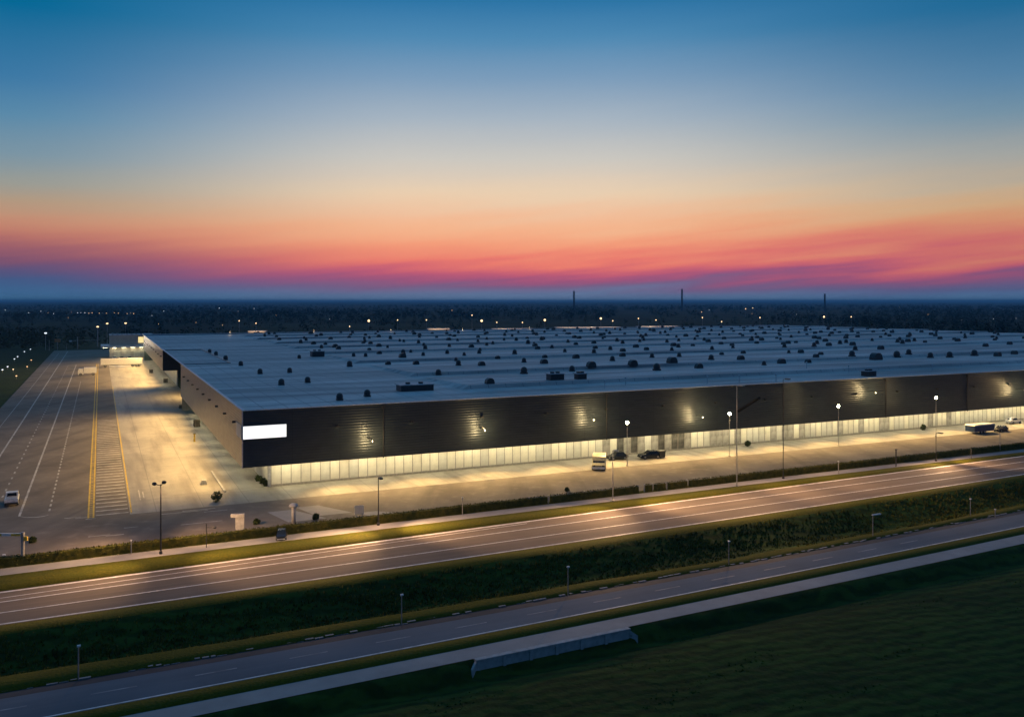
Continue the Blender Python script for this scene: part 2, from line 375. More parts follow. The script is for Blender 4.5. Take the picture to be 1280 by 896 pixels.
CA, CB = G(594, 824.5, ZL), G(784, 785.5, ZL); CS0, CS1 = L(CA)[0], L(CB)[0]
stations = [-25000, -8000, -3000, -1000, -400] + list(np.arange(-160, 420, 4.0)) + [460, 520, 600, 800, 1200, 3000, 8000, 25000]
stations = sorted([float(s) for s in stations if not any(abs(s - c) < 1.2 for c in (CS0, CS1))] + [CS0 - 1.0, CS0 + .1, CS1 - .1, CS1 + 1.0])
def lerp(a, b, t): return a + (b - a) * t
def profile(s):
    q = cQ(s); n_, m_, l_, k2, k_, j_, i_, h_, d_, c_, b_ = cN(s), cM(s), cL(s), cK2(s), cK(s), cJ(s), cI(s), cH(s), cD(s), cC(s), cB(s)
    rows = [(-25000, -6), (-6000, -4), (-1500, -3), (-400, -2.6)]
    for t in np.linspace(0, 1, 34): rows.append((lerp(-140, q - 3.0, t ** 0.8), ZL - 0.75))
    rows += [(q - 1.2, ZL - 0.95), (q, ZL - 1.25), (q + 0.9, ZL - 1.1), (lerp(q, n_, 0.6), ZL - (0.78 if CS0 < s < CS1 else 0.45)), (n_ - 0.25, ZL - (0.72 if CS0 < s < CS1 else 0.02))]
    rows += [(n_, ZL - 0.06), (m_, ZL - 0.06), (m_ + .02, ZL + 0.03), (lerp(m_, l_, .5), ZL + 0.05), (l_ - .22, ZL + 0.03), (l_ - .2, ZL - 0.08), (k_, ZL - 0.08), (k_ + .02, ZL + 0.05)]
    rows += [(lerp(k_, j_, .5), ZL + 0.10), (j_, ZL + 0.02), (lerp(j_, i_, .12), ZL - 0.35), (lerp(j_, i_, .25), ZL - 0.55), (lerp(j_, i_, .45), ZL - 0.25), (lerp(j_, i_, .65), ZL + 0.35), (lerp(j_, i_, .82), -0.55), (lerp(j_, i_, .93), -0.16)]
    rows += [(i_, -0.02), (h_ - .35, 0.0), (h_ - .3, -0.08), (d_ + .35, -0.08), (d_ + .4, 0.05), (lerp(d_, c_, .5), 0.07), (c_ - .02, 0.03), (c_, -0.06), (b_, -0.06), (b_ + .02, 0.04), (b_ + 1.3, 0.04), (b_ + 1.35, -0.10)]
    rows += [(lerp(b_ + 1.35, 0, .5), -0.10), (0, -0.1), (150, -0.1), (300, -0.1), (440, -0.1), (444, -0.05), (600, -0.3), (900, -0.5), (1500, 0), (3000, 1), (6000, 4), (12000, 12), (25000, 26)]
    return rows
mb = MB(); fk = []
rows0 = profile(0); nr = len(rows0)
for s in stations:
    for (d, z) in profile(s):
        jit = 0.0
        if -140 <= d <= cI(s) and abs(s) < 500:
            roady = cN(s) - 0.9 <= d <= cK(s) + 0.1
            if not roady: jit = (mnoise.noise(Vector((s * 0.12, d * 0.35, 0))) * 0.16 + mnoise.noise(Vector((s * 0.5, d * 0.9, 7))) * 0.10)
        mb.v.append(tuple(P(s, d, z + jit)))
for i in range(len(stations) - 1):
    for j in range(nr - 1):
        s = stations[i]; dm = (profile(s)[j][0] + profile(s)[j + 1][0]) / 2
        mb.f.append((i * nr + j, (i + 1) * nr + j, (i + 1) * nr + j + 1, i * nr + j + 1))
        verge = cN(s) < dm < cK(s) + 5 and dm < lerp(cJ(s), cI(s), .14) or lerp(cJ(s), cI(s), .9) < dm < 3
        mb.mi.append(1 if verge and -300 < s < 600 else 0)
struct(mb, 'ground', ['country_ground', 'verge_grass'], 'dark grassland and verges reaching to the horizon', True)

def strip(f0, f1, z, s0, s1, step=3.0, mbx=None):
    m = mbx or MB(); base = len(m.v); uv = m.uv if m.uv is not None else []
    n = max(2, int((s1 - s0) / step) + 1)
    for i in range(n):
        s = s0 + (s1 - s0) * i / (n - 1)
        for f in (f0, f1):
            d = f(s) if callable(f) else f
            m.v.append(tuple(P(s, d, z))); uv.append((s, d - (f0(s) if callable(f0) else f0) if f is f1 else 0.0))
    for i in range(n - 1):
        a = base + 2 * i; m.f.append((a, a + 2, a + 3, a + 1)); m.mi.append(m.cur)
    m.uv = uv; return m
SA, SB = -160.0, 520.0
struct(strip(lambda s: cH(s) - .32, lambda s: cD(s) + .38, 0.0, SA, SB), 'main_road', 'road_asphalt', 'lit asphalt road with white lines running past the warehouse')
struct(strip(lambda s: cL(s) - .2, lambda s: cK2(s), ZL, SA, SB), 'lower_road', 'wet_asphalt', 'blue grey unlit asphalt road below the embankment')
struct(strip(cK2, cK, ZL - 0.004, SA, SB), 'road_shoulder', 'dark_shoulder', 'dark shoulder strip along the far side of the unlit road')
struct(strip(cN, cM, ZL, SA, SB), 'cycle_path', 'path_paving', 'pale paved path beside the unlit road')
struct(strip(cC, cB, 0.0, SA, SB), 'footpath', 'path_paving', 'pale footpath between the hedge and the lit road')
# lines of the two roads
def line(f, wd, z, s0, s1, on=None, off=0.0, mbx=None):
    m = mbx or MB(); m.uv = m.uv or []
    if on is None: strip(lambda s: f(s) - wd / 2, lambda s: f(s) + wd / 2, z, s0, s1, 3.0, m)
    else:
        s = s0
        while s < s1: strip(lambda q: f(q) - wd / 2, lambda q: f(q) + wd / 2, z, s, s + on, 2.0, m); s += on + off
    return m
m = line(cD, 0.32, 0.006, SA, SB); line(cH, 0.24, 0.006, SA, SB, mbx=m)
line(cF, 0.20, 0.006, SA, SB, mbx=m); line(cG, 0.18, 0.006, SA, SB, mbx=m)
line(lambda s: lerp(cD(s), cF(s), min(1, max(0, .55 - .006 * (s + 20)))), 0.13, 0.006, SA, 30, mbx=m)
struct(m, 'road_marking', 'white_paint', 'white lane lines painted on the lit road')
m = line(lambda s: cL(s) + 0.05, 0.16, ZL + 0.006, SA, SB)
struct(m, 'road_marking', 'white_paint', 'white edge line of the unlit road')
m = line(lambda s: lerp(cK2(s), cL(s), .44), 0.16, ZL + 0.006, SA, 70, 3.2, 4.2)
struct(m, 'road_marking', 'worn_paint', 'faded dashes along the middle of the unlit road')
# kerb of the lower road's far side: broken pale stones
mk = MB(); s = -90.0
while s < 230:
    ln = rnd.uniform(0.35, 0.95)
    if rnd.random() < 0.8:
        a = cK(s); b = cK(s + ln); z0 = ZL - 0.02; hh = rnd.uniform(0.05, 0.11); o = rnd.uniform(-.10, .16)
        p = [P(s, a + o, z0), P(s + ln, b + o, z0), P(s + ln, b + .24 + o, z0), P(s, a + .24 + o, z0)]
        q = [Vector((x.x, x.y, z0 + hh)) for x in p]
        mk.add(p + q, [(4, 5, 6, 7), (0, 1, 5, 4), (1, 2, 6, 5), (2, 3, 7, 6), (3, 0, 4, 7)])
    s += ln + rnd.uniform(0.03, 0.22)
struct(mk, 'kerb', 'kerb_stone', 'broken line of pale kerb stones on the far side of the unlit road')

# ------------------------------------------------------------------ lot and yard
SL, SBACK, BLEN, BDEP = -42.5, 430.0, 401.0, 318.0
hb = lambda s: cB(s) + 1.35
m = MB(); m.uv = []
strip(hb, -6.5, 0.0, -15.2, 520, 4, m)
struct(m, 'lot', 'lot_asphalt', 'worn asphalt lot in front of the warehouse')
m = MB(); m.uv = []
strip(hb, 430.0, 0.0, SL, -15.2, 4, m)
struct(m, 'service_road', 'lot_asphalt', 'wide asphalt service road with lanes beside the loading yard')
m = MB(); m.uv = []
strip(-6.5, 3.3, 0.0, -15.2, 520, 4, m); strip(3.3, 340.0, 0.0, -15.2, 4.6, 2, m)
struct(m, 'yard', 'yard_concrete', 'pale concrete loading yard lit warm beside the warehouse')
m = MB(); m.uv = []
strip(340.0, 430.0, 0.0, -15.2, 30, 4, m)
struct(m, 'rear_lot', 'lot_asphalt', 'asphalt at the far end of the yard')
# yard markings: white lines, dashes, hatch ladder and yellow double line
def lline(m, s, d0, d1, wd, on=None, off=0, z=0.006):
    d = d0
    while d < d1:
        e = d1 if on is None else min(d + on, d1)
        m.quad(P(s - wd / 2, d, z), P(s + wd / 2, d, z), P(s + wd / 2, e, z), P(s - wd / 2, e, z)); d = e + off
m = MB(); lline(m, -28.3, -1.5, 300, 0.28); lline(m, -24.9, 0, 210, 0.24, 1.5, 1.5); lline(m, -31.4, 12, 300, 0.24, 1.6, 3.2); lline(m, -35.2, 24, 420, 0.30)
lline(m, -39.0, 40, 400, 0.14)
pts = [(-28.3, -1.5), (-27.4, -2.6), (-26.3, -3.0), (-25.3, -2.8), (-24.9, -2.2)]
for (a, b), (c, d) in zip(pts[:-1], pts[1:]): m.quad(P(a, b - .12, .006), P(c, d - .12, .006), P(c, d + .16, .006), P(a, b + .16, .006))
struct(m, 'lane_marking', 'lane_paint', 'white lane lines and dashes on the service road')
m = MB()
for d in np.arange(-5.5, 96, 2.45): m.quad(P(-19.3, d, .006), P(-15.35, d + .05, .006), P(-15.35, d + .55, .006), P(-19.3, d + .50, .006))
lline(m, -13.6, 2, 9, .14, z=.006); lline(m, -13.1, 3, 7.5, .14)
for (u, v, ln) in ((200, 643, 6), (228, 639, 4.2), (255, 640, 3), (226, 656, 5), (80, 648, 2), (94, 648, 2), (107, 649, 1.2), (110, 671, 2.4), (132, 670, 2), (155, 660, 1.6)):
    s, d = L(G(u, v)); m.quad(P(s, d, .006), P(s + ln, d, .006), P(s + ln, d + .2, .006), P(s, d + .22, .006))
struct(m, 'bay_marking', 'lane_paint', 'white ladder hatching of the bays beside the yellow line')
m = MB(); lline(m, -20.15, -6.5, 300, 0.22); lline(m, -19.55, -6.5, 300, 0.22); lline(m, -15.0, -5.8, 180, 0.18, z=0.008)
for d in np.arange(-6, 100, 1.2): m.quad(P(-20.0, d, .006), P(-19.7, d, .006), P(-19.7, d + .35, .006), P(-20.0, d + .35, .006))
struct(m, 'yellow_line', 'yellow_paint', 'yellow double line edging the loading yard')
m = MB()
for (u, v, ln, wd, dd) in ((334, 640, 3.2, 1.4, -6.5), (370, 634, 3, 4, -6), (446, 641, 2.6, 2.6, -3)):
    s, d = L(G(u, v)); m.quad(P(s, d, .005), P(s + ln, d, .005), P(s + ln + 3.2, d + dd, .005), P(s + 1.5, d + dd, .005))
struct(m, 'pavement_patch', 'path_paving', 'pale paved ramps crossing the lot near the hedge')
# raised kerb islands at the yard edge
m = MB()
for (s0, s1, d0, d1) in ((-.4, 0.0, 4, 60),):
    pass
k_ = [P(-2.3, 2.0, 0), P(-2.0, 2.0, 0), P(-2.0, 19, 0), P(-2.3, 19, 0)]
q_ = [p + Vector((0, 0, .14)) for p in k_]
m.add(k_ + q_, [(4, 5, 6, 7), (0, 1, 5, 4), (1, 2, 6, 5), (2, 3, 7, 6), (3, 0, 4, 7)])
struct(m, 'kerb', 'concrete', 'low concrete kerb beside the near corner of the warehouse')

# ------------------------------------------------------------------ the warehouse
ZR, ZB, INF, INL = 12.0, 3.7, 3.1, 4.45
wh = thing('warehouse', P(0, 0, 0), TH, 'vast flat roofed warehouse with dark cladding over a glowing ground floor', 'warehouse')
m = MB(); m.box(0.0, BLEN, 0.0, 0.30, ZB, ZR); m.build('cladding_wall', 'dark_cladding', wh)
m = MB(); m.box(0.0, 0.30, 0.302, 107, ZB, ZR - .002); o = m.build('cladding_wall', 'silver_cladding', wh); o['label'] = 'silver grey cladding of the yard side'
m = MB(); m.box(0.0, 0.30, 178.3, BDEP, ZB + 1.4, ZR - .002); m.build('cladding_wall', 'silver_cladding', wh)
m = MB(); m.box(0.0, 12.3, 178.0, 178.298, ZB + 1.4, ZR - .002); o = m.build('cladding_wall', 'dark_cladding', wh); o['label'] = 'dark end wall of the recessed dock'
m = MB(); m.box(12.0, 12.3, 106.7, 178, 0, ZR - .002); m.build('recess_wall', 'silver_cladding', wh)
m = MB(); m.box(0.302, 12, 106.7, 107, 0, ZR - .002); m.build('recess_wall', 'silver_cladding', wh)
m = MB(); m.box(0.302, BLEN - .3, BDEP - .3, BDEP, 0, ZR - .002); m.build('cladding_wall', 'dark_cladding', wh)
m = MB(); m.box(BLEN - .3, BLEN, 0.302, BDEP, 0, ZR - .002); m.build('cladding_wall', 'dark_cladding', wh)
# corner trim and soffit
m = MB(); m.box(-0.06, 0.10, -0.06, 0.10, ZB - .02, ZR + .02); m.build('corner_trim', 'coping_metal', wh)
m = MB(); m.box(0.3, BLEN - .3, 0.3, INF + .4, ZB + .02, ZB + .2); m.box(0.3, INL + .4, INF + .4, 106.7, ZB + .02, ZB + .2); m.box(0.3, INL + .4, 178.3, BDEP - .3, ZB + 1.42, ZB + 1.6)
m.build('soffit', 'soffit_panel', wh)
m = MB(); m.box(INL, INL + .3, INF + .3, 106.7, 0, ZB + .02); m.build('dock_wall', 'panel_pale', wh); m = MB(); m.box(INL, INL + .3, 178.3, BDEP - .3, 0, ZB + 1.42); m.build('dock_wall', 'panel_pale', wh)
# folded roof
DV = [0, 17, 47, 92, 134, 172, 208, 250, 285, BDEP - .4]
def roof_profile():
    rows = [(0.30, ZR - .25), (16.5, ZR - .12)]
    for a, b in zip(DV[1:-1], DV[2:]): rows += [(a, ZR - .1), (a + .35, ZR + .55), (b - 2.5, ZR - .05)]
    rows.append((DV[-1], ZR - .2)); return rows
m = MB(); RP = roof_profile(); nR = len(RP)
S_ST = [0.3, 41.5, 43.0, 100, 160, 220, 300, BLEN - .3]
for i, s in enumerate(S_ST):
    for (d, z) in RP:
        zz = z if i >= 2 else (ZR - .22)
        m.v.append((s, d, zz + 0.04 * math.sin(s * .11 + d * .07)))
for i in range(len(S_ST) - 1):
    for j in range(nR - 1):
        m.f.append((i * nR + j, (i + 1) * nR + j, (i + 1) * nR + j + 1, i * nR + j + 1)); m.mi.append(0)
roof = m.build('roof', 'roof_membrane', wh)
def roof_z(s, d):
    if s < 42: return ZR - .22
    for (d0, z0), (d1, z1) in zip(RP[:-1], RP[1:]):
        if d0 <= d <= d1: return z0 + (z1 - z0) * (d - d0) / max(1e-6, d1 - d0)
    return ZR
m = MB(); m.box(-.05, BLEN, -.05, .42, ZR + .001, ZR + .12); m.box(-.05, .42, .42, BDEP - .5, ZR + .001, ZR + .12); m.box(-.05, BLEN, BDEP - .5, BDEP + .1, ZR + .001, ZR + .45)
m.build('coping', 'coping_metal', roof)
# roof vents: positions seen in the photograph, then the far rows
def roof_at(u, v):
    p = G(u, v, ZR); return L(p)
spots = [(262, 440, 1), (270, 443, 1), (282, 449, 1.1), (301, 456, 1), (325, 466, 1), (351.7, 480, 1.05), (362, 464.5, .95), (384.5, 477, 1), (424.5, 498.5, 1), (459, 494, 1), (374, 447, .9),
 (419, 434, 1.3), (442, 446.5, .9), (437, 457, 1.2), (457, 447, .9), (485, 456, .9), (504, 443, 1.2), (520, 456, 1.0), (529, 446, .9), (548, 468.5, 1.1), (559, 443, 1), (573, 458, 1.1), (602, 458.5, 1.1), (570, 451, .8),
 (622, 448, .9), (599, 443, 1), (612, 483, 1.1), (655, 467.5, 1.3), (655, 454, 1), (680, 456, 1.2), (681, 447, .9), (690, 435, 1), (706, 441.5, .9), (720, 448, 1.2), (715, 464, 1.1), (739, 461, 1.4), (744, 436, 1),
 (765.5, 452.5, 1.1), (778, 445.5, 1.1), (791, 459, 1.4), (808, 439, 1), (815, 447.5, 1), (821, 464, 1.4), (840, 456.5, 1.6), (849, 446.5, 1), (848, 435, 1.1), (866, 433, .9), (873.5, 461, 1.2), (889, 452, 1.2),
 (890, 439, 1), (902, 444, .8), (915, 433, 1), (926, 452, 1.2), (929, 442, .9), (955, 457, .9), (977, 454.5, 1.3), (986, 442, .8), (1001, 442, 1.1), (1010, 454, 1), (1036, 434, 1.2), (1020, 449, 1), (1026, 445, .9), (1065, 448, 1.4),
 (1095, 450, 2.0), (1121, 446.5, 1.6), (1136, 445.5, 1.3), (1163, 447.5, 1.3), (1187, 447, 1.4), (1218, 445, 1.5), (1247, 446, 1.3), (1268, 443, 1.2), (1101, 437, 1.3), (1069, 438, 1.2), (1050, 431, 1.2), (1122, 429, 1.2), (1143, 427, 1.1), (1175, 424, 1.2), (1197, 428, 1.3), (1232, 434, 1.2), (1262, 431, 1.2), (1018, 424, 1.3), (985, 430, 1.2), (952, 427, 1.2), (905, 424, 1.1)]
vents = []
for (u, v, sz) in spots:
    s, d = roof_at(u, v)
    if 1 < s < BLEN - 3 and 1 < d < BDEP - 3: vents.append((s, d, sz))
rv = random.Random(5)
for d in np.arange(98, BDEP - 6, 13.5):
    off = rv.uniform(0, 8)
    for s in np.arange(50 + off, BLEN - 5, 19.0):
        s2 = s + rv.uniform(-5, 5); d2 = d + rv.uniform(-4, 4)
        if all((s2 - a) ** 2 + (d2 - b) ** 2 > 36 for a, b, _ in vents): vents.append((s2, d2, rv.uniform(.8, 1.3)))
def depth_of(s, d): return P(s, d).y
def in_view(s, d):
    p = P(s, d); return abs(p.x / p.y) < 0.60
vents = [(a_, b_, c_ * .82) for a_, b_, c_ in vents]
vents = sorted([q for q in vents if in_view(q[0], q[1])], key=lambda q: depth_of(q[0], q[1]) / q[2])
def vent_shape(m, x, y, z, sz, kind):
    if kind == 0:
        m.box(x - .62 * sz, x + .62 * sz, y - .62 * sz, y + .62 * sz, z - .12, z + .35 * sz)
        m.lathe([(.62 * sz, .352 * sz), (.70 * sz, .55 * sz), (.68 * sz, .95 * sz), (.52 * sz, 1.3 * sz), (.22 * sz, 1.48 * sz), (.02, 1.5 * sz)], 10, (x, y, z))
    else:
        m.box(x - .9 * sz, x + .9 * sz, y - .6 * sz, y + .6 * sz, z - .12, z + .4 * sz)
        T = Matrix.Translation((x, y, z + .4 * sz))
        poly = [(-.9 * sz, 0.002), (.9 * sz, 0.002), (.72 * sz, .5 * sz), (.3 * sz, .78 * sz), (-.3 * sz, .78 * sz), (-.72 * sz, .5 * sz)]
        q = MB(); q.prism(poly, -.6 * sz, .6 * sz); m.add([T @ Vector(p) for p in q.v], q.f)
def sink(s, d): return roof_z(s, d)
for i, (s, d, sz) in enumerate(vents[:98]):
    m = MB(); vent_shape(m, 0, 0, 0, sz, 0 if s < 46 or rv.random() < .45 else 1)
    o = m.build('roof_vent', 'vent_dark', roof); o.location = (s, d, sink(s, d))
m = MB()
for (s, d, sz) in vents[98:]: vent_shape(m, s, d, sink(s, d), sz, 0 if rv.random() < .45 else 1)
if m.v:
    o = m.build('far_roof_vents', 'vent_dark', roof); o['kind'] = 'stuff'
# rooftop plant
for (u, v, lx, ly, lz) in ((522, 487, 6.2, 3.0, 1.1), (697, 478, 3.0, 2.0, 1.2), (398, 445, 3.6, 3.0, 1.6), (1090, 469, 2.6, 1.8, 1.1), (728, 477, 2.0, 1.6, 1.1)):
    s, d = roof_at(u, v); z = roof_z(s, d) - .06
    m = MB(); m.box(-lx / 2, lx / 2, -ly / 2, ly / 2, 0, lz); u_ = m.build('rooftop_unit', 'vent_dark', roof); u_.location = (s, d + ly / 2, z)
    m2 = MB(); m2.box(-lx / 2 - .25, lx / 2 + .1, -ly / 2 - .2, ly / 2 + .2, lz + .003, lz + .16)
    o = m2.build('rooftop_unit', 'unit_metal', roof); o.location = (s, d + ly / 2, z)
    for kx in range(2):
        m3 = MB(); m3.lathe([(.42, 0), (.48, .25), (.40, .30)], 10); f = m3.build('roof_fan', 'pipe_dark', roof); f.location = (s - lx * .22 + kx * lx * .4, d + ly / 2, z + lz + .163)
for (u, v) in ((884, 478), (924, 477), (970, 476), (1008, 463), (1061, 464), (1165, 462), (756, 484), (782, 480)):
    s, d = roof_at(u, v); m = MB(); m.tube([(0, 0, -.1), (0, 0, 1.3)], .09, 6); m.lathe([(.2, 1.302), (.22, 1.5), (.05, 1.58)], 8)
    o = m.build('vent_pipe', 'coping_metal', roof); o.location = (s, d, roof_z(s, d))
# lit ground floor: translucent panels between mullions
PW = 1.5; npan = int((200 - INL) / PW); pm = {}
for nm in ('panel_cream', 'panel_pale', 'panel_grey', 'panel_dark'):
    q = MB(); q.box(0.045, PW - .045, -.05, .05, 0.32, ZB - .04); pm[nm] = q
def pick(i):
    s = INL + i * PW
    if s < 62: return 'panel_cream' if rnd.random() < .75 else 'panel_pale'
    if s < 95: return rnd.choice(['panel_grey', 'panel_grey', 'panel_pale', 'panel_cream', 'panel_dark'])  # grey and dark panels stand in for reflections in the glazing
    return rnd.choices(['panel_cream', 'panel_pale', 'panel_grey', 'panel_dark'], [5, 4, 1.8, .35])[0]
cache = {}; fars = MB()
for i in range(npan):
    nm = pick(i); s = INL + .2 + i * PW
    if i < 98:
        if nm not in cache: o = pm[nm].build('window_panel', nm, wh); cache[nm] = o
        else: o = cache[nm].copy(); col.objects.link(o); o.parent = wh
        o.location = (s, INF, 0)
    else:
        fars.cur = 0 if nm == 'panel_cream' else 1 if nm == 'panel_pale' else 2
        fars.box(s + .045, s + PW - .045, INF - .05, INF + .05, .32, ZB - .04)
o = fars.build('far_window_panels', ['panel_cream', 'panel_pale', 'panel_grey'], wh); o['kind'] = 'stuff'
m = MB()
for i in range(npan + 1):
    s = INL + .2 + i * PW; m.box(s - .045, s + .045, INF - .10, INF + .10, .32, ZB + .018)
m.box(INL + .14, BLEN - .4, INF - .14, INF + .14, 0, .318); m.box(200, BLEN - .4, INF - .08, INF + .08, .32, ZB + .018)
m.build('window_frame', 'mullion_metal', wh)
m = MB(); m.box(INL - .25, INL + .12, INF - .25, INF + .28, 0, ZB + .018); m.build('corner_pillar', 'unit_metal', wh)
# soffit lights (long diffusers facing down)
sl = MB(); sl.box(-2.4, 2.4, -.14, .14, -.06, -.006); first = None
for s in np.arange(7, 205, 6.0):
    if first is None: o = first = sl.build('soffit_light', 'soffit_lamp', wh)
    else: o = first.copy(); col.objects.link(o); o.parent = wh
    o.location = (s, 1.35, ZB + .02)
sl2 = MB(); sl2.box(-.16, .16, -1.6, 1.6, -.06, -.006); first = None
for d, zz in [(x, ZB) for x in np.arange(6, 104, 11.0)] + [(x, ZB + 1.4) for x in np.arange(184, 316, 13.0)]:
    if first is None: o = first = sl2.build('soffit_light', 'soffit_lamp', wh)
    else: o = first.copy(); col.objects.link(o); o.parent = wh
    o.location = (1.9, d, zz + .02)
# downpipes on the front
def front_s(u):       # s of the facade plane at photo column u
    t = (u - CU) / F_PX; return (C0.y * t - C0.x) / (E1.x - E1.y * t)
def front_z(u, v):
    p = P(front_s(u), 0); return CAM_H - (v - HOR) * p.y / F_PX
for u in (479, 758, 979, 1107, 1209):
    s = front_s(u); m = MB(); m.tube([(s, -.12, ZB - .1), (s, -.12, ZR - .2)], .09, 6); m.box(s - .25, s + .25, -.32, -.01, ZR - .75, ZR - .25)
    m.build('downpipe', 'pipe_dark', wh)
# blank lit sign at the corner, wrapping on to the yard side
sW = front_s(358); zt = front_z(330, 531); zb = front_z(330, 547.5)
m = MB(); m.box(.02, sW, -.22, -.01, zb, zt); sg = m.build('lit_sign', 'white_metal', wh)
m = MB(); m.quad((.10, -.224, zb + .05), (sW - .06, -.224, zb + .05), (sW - .06, -.224, zt - .05), (.10, -.224, zt - .05)); m.build('sign_face', 'sign_face', sg)
m = MB(); m.box(-.12, -.005, .4, 5.6, zb, zt); m.build('sign_return', 'panel_cream', sg)
# floodlights added on the walls to spread light over lot and yard
def spot(parent, loc, rot, power, color, size, blend=1.0, rad=0.15):
    ld = bpy.data.lights.new('spot', 'SPOT'); ld.energy = power; ld.color = color; ld.spot_size = R(size); ld.spot_blend = blend; ld.shadow_soft_size = rad
    o = bpy.data.objects.new('spot', ld); col.objects.link(o); o.parent = parent; o.location = loc; o.rotation_euler = rot; return o
def fill_flood(x, y, z, rz, power, parent, tilt=48, sz=150):
    m = MB(); m.box(-.22, .22, -.50, -.02, -.14, .14); b = m.build('wall_light', 'pipe_dark', parent); b.location = (x, y, z); b.rotation_euler = (0, 0, rz)
    m = MB(); m.quad((-.18, -.46, -.143), (-.18, -.08, -.143), (.18, -.08, -.143), (.18, -.46, -.143)); m.build('lens', 'flood_lens', b)
    spot(b, (0, -.62, -.2), (R(-tilt), 0, 0), power, WARM, sz)
def standin_glow(x, z, parent, power):  # made-up lamp, in place of a lamp reflection in the cladding
    b = bpy.data.objects.new('wall_lamp', None); col.objects.link(b); b.parent = parent; b.location = (x, 0, z)
    m = MB(); m.tube([(0, -.005, .1), (0, -1.2, .35), (0, -1.98, .08)], .05, 6); m.build('bracket', 'pipe_dark', b)
    m = MB(); m.ball((0, -2.0, 0), .06, 8); m.build('bulb', 'dim_bulb', b)
    pl = bpy.data.lights.new('glow', 'POINT'); pl.energy = power; pl.color = (1, .68, .30); pl.shadow_soft_size = .15
    po = bpy.data.objects.new('glow', pl); col.objects.link(po); po.parent = b; po.location = (0, -2.25, -.05)
for x in np.arange(14, 196, 12.0):
    fill_flood(x, 0, 9.0, 0, 14500, wh, 38, 94)
for (u, v) in ((461, 549), (600, 536), (735, 523), (870, 520), (1085, 490), (1270, 487)):
    standin_glow(front_s(u), front_z(u, v), wh, 1000)
for d in np.arange(7, 106, 11.0):
    fill_flood(0, d, 9.6, -R(90), 18000, wh, 57, 138)
for d in np.arange(184, 316, 15.0):
    fill_flood(0, d, 9.6, -R(90), 30000, wh, 57, 138)
fill_flood(12.0, 140, 9.0, -R(90), 26000, wh, 45, 150)

# ------------------------------------------------------------------ lit globe lamps before the facade
GA = 6.0
def globe_lamp(u, v, label):
    t = (u - CU) / F_PX; b = C0 - E2 * GA
    s = (b.y * t - b.x) / (E1.x - E1.y * t); p = P(s, -GA); z = CAM_H - (v - HOR) * p.y / F_PX
    r = thing('globe_lamp', (p.x, p.y, 0), 0, label, 'street lamp', 'lit globe lamps before the facade')
    m = MB(); m.lathe([(.24, 0), (.24, .12), (.12, .2)], 8); m.build('base', 'galvanised', r)
    m = MB(); m.tube([(0, 0, .15), (0, 0, z - .36)], [.075, .05], 8); m.build('pole', 'galvanised', r)
    m = MB(); m.ball((0, 0, z), .25, 10); m.build('lamp_head', 'globe_lamp', r, True)
    return r
globe_lamp(784, 528, 'lit globe lamp on a thin post in front of the parked van and cars')
globe_lamp(912, 517, 'lit globe lamp left of the tall mast with the slanting dark arm')
globe_lamp(1048, 507.5, 'lit globe lamp right of the thin dark mast, over plain glowing panels')
globe_lamp(1170, 497, 'lit globe lamp nearest the blue trailer, rightmost lit in front of the dark wall')

# ------------------------------------------------------------------ unlit-from-above street lamps with cut-off heads (they light lot and road)
def road_light(hd, power, rz, fwd=-.52, dn=-.44):       # a wide street optic: two beams along the road, tipped towards it, and one straight down
    for ax in (-1, 1):
        v = Matrix.Rotation(rz, 3, 'Z') @ Vector((ax * .78, fwd, dn))
        o = spot(hd, (0, -.1, -.3), (0, 0, 0), power * 1.15, (1.0, .58, .28), 88); o.rotation_euler = v.to_track_quat('-Z', 'Y').to_euler()
    o = spot(hd, (0, -.1, -.3), (0, 0, 0), power * .20, (1.0, .56, .28), 128); o.rotation_euler = (Matrix.Rotation(rz, 3, 'Z') @ Vector((0, fwd * 1.0, -.9))).to_track_quat('-Z', 'Y').to_euler()
def mast(name, u, vb, vt, label, arm, mat='galvanised', power=0, group=None, zg=0.0, headmat='pole_lens', rad=.09, two=False):
    p = G(u, vb, zg); h = (vb - vt) * p.y / F_PX
    r = thing(name, p, TH, label, 'street lamp', group)
    m = MB(); m.lathe([(.2, -.05), (.2, .25), (.13, .32)], 8); m.build('base', mat, r)
    m = MB(); m.tube([(0, 0, .2), (0, 0, h)], [rad, rad * .6], 8); m.build('pole', mat, r)
    sides = (1, -1) if two else (1,)
    for sg_ in sides:
        ax, ay, az_ = arm; ax *= sg_; ay *= sg_
        if (ax, ay, az_) != (0, 0, 0):
            m = MB(); m.tube([(0, 0, h - .03), (ax, ay, h + az_)], .045, 6); m.build('arm', mat, r)
        m = MB(); m.box(-.2, .2, -.42, .42, -.08, .10); hd = m.build('lamp_head', 'dark_pole' if mat == 'dark_pole' else mat, r); hd.location = (ax, ay, h + az_)
        m = MB(); m.quad((-.15, -.36, -.084), (-.15, .36, -.084), (.15, .36, -.084), (.15, -.36, -.084)); m.build('lens', headmat, hd)
        if power: road_light(hd, power, 0.0, *((-.40, -.80) if h > 10 else (-.45, -.48)))
    return r, h
mast('street_lamp', 473, 656, 597, 'slim dark lamp post rising from the hedge before the left half of the facade', (0, -.9, .1), 'dark_pole', 15000)
mast('street_lamp', 766, 627, 563, 'pale grey lamp post at the hedge just right of the cream van', (0, -.9, .1), 'galvanised', 15000)
r, h = mast('lamp_mast', 921, 608, 482, 'tallest pale lamp mast, with a slanting dark arm high up over the facade', (0, -1.2, .1), 'galvanised', 15000)
m = MB(); m.box(0, 4.6, -.14, .14, -.16, .16, Matrix.Translation((.25, 0, h * .745)) @ Matrix.Rotation(R(-24), 4, 'Y')); m.build('banner_arm', 'matte_black', r)
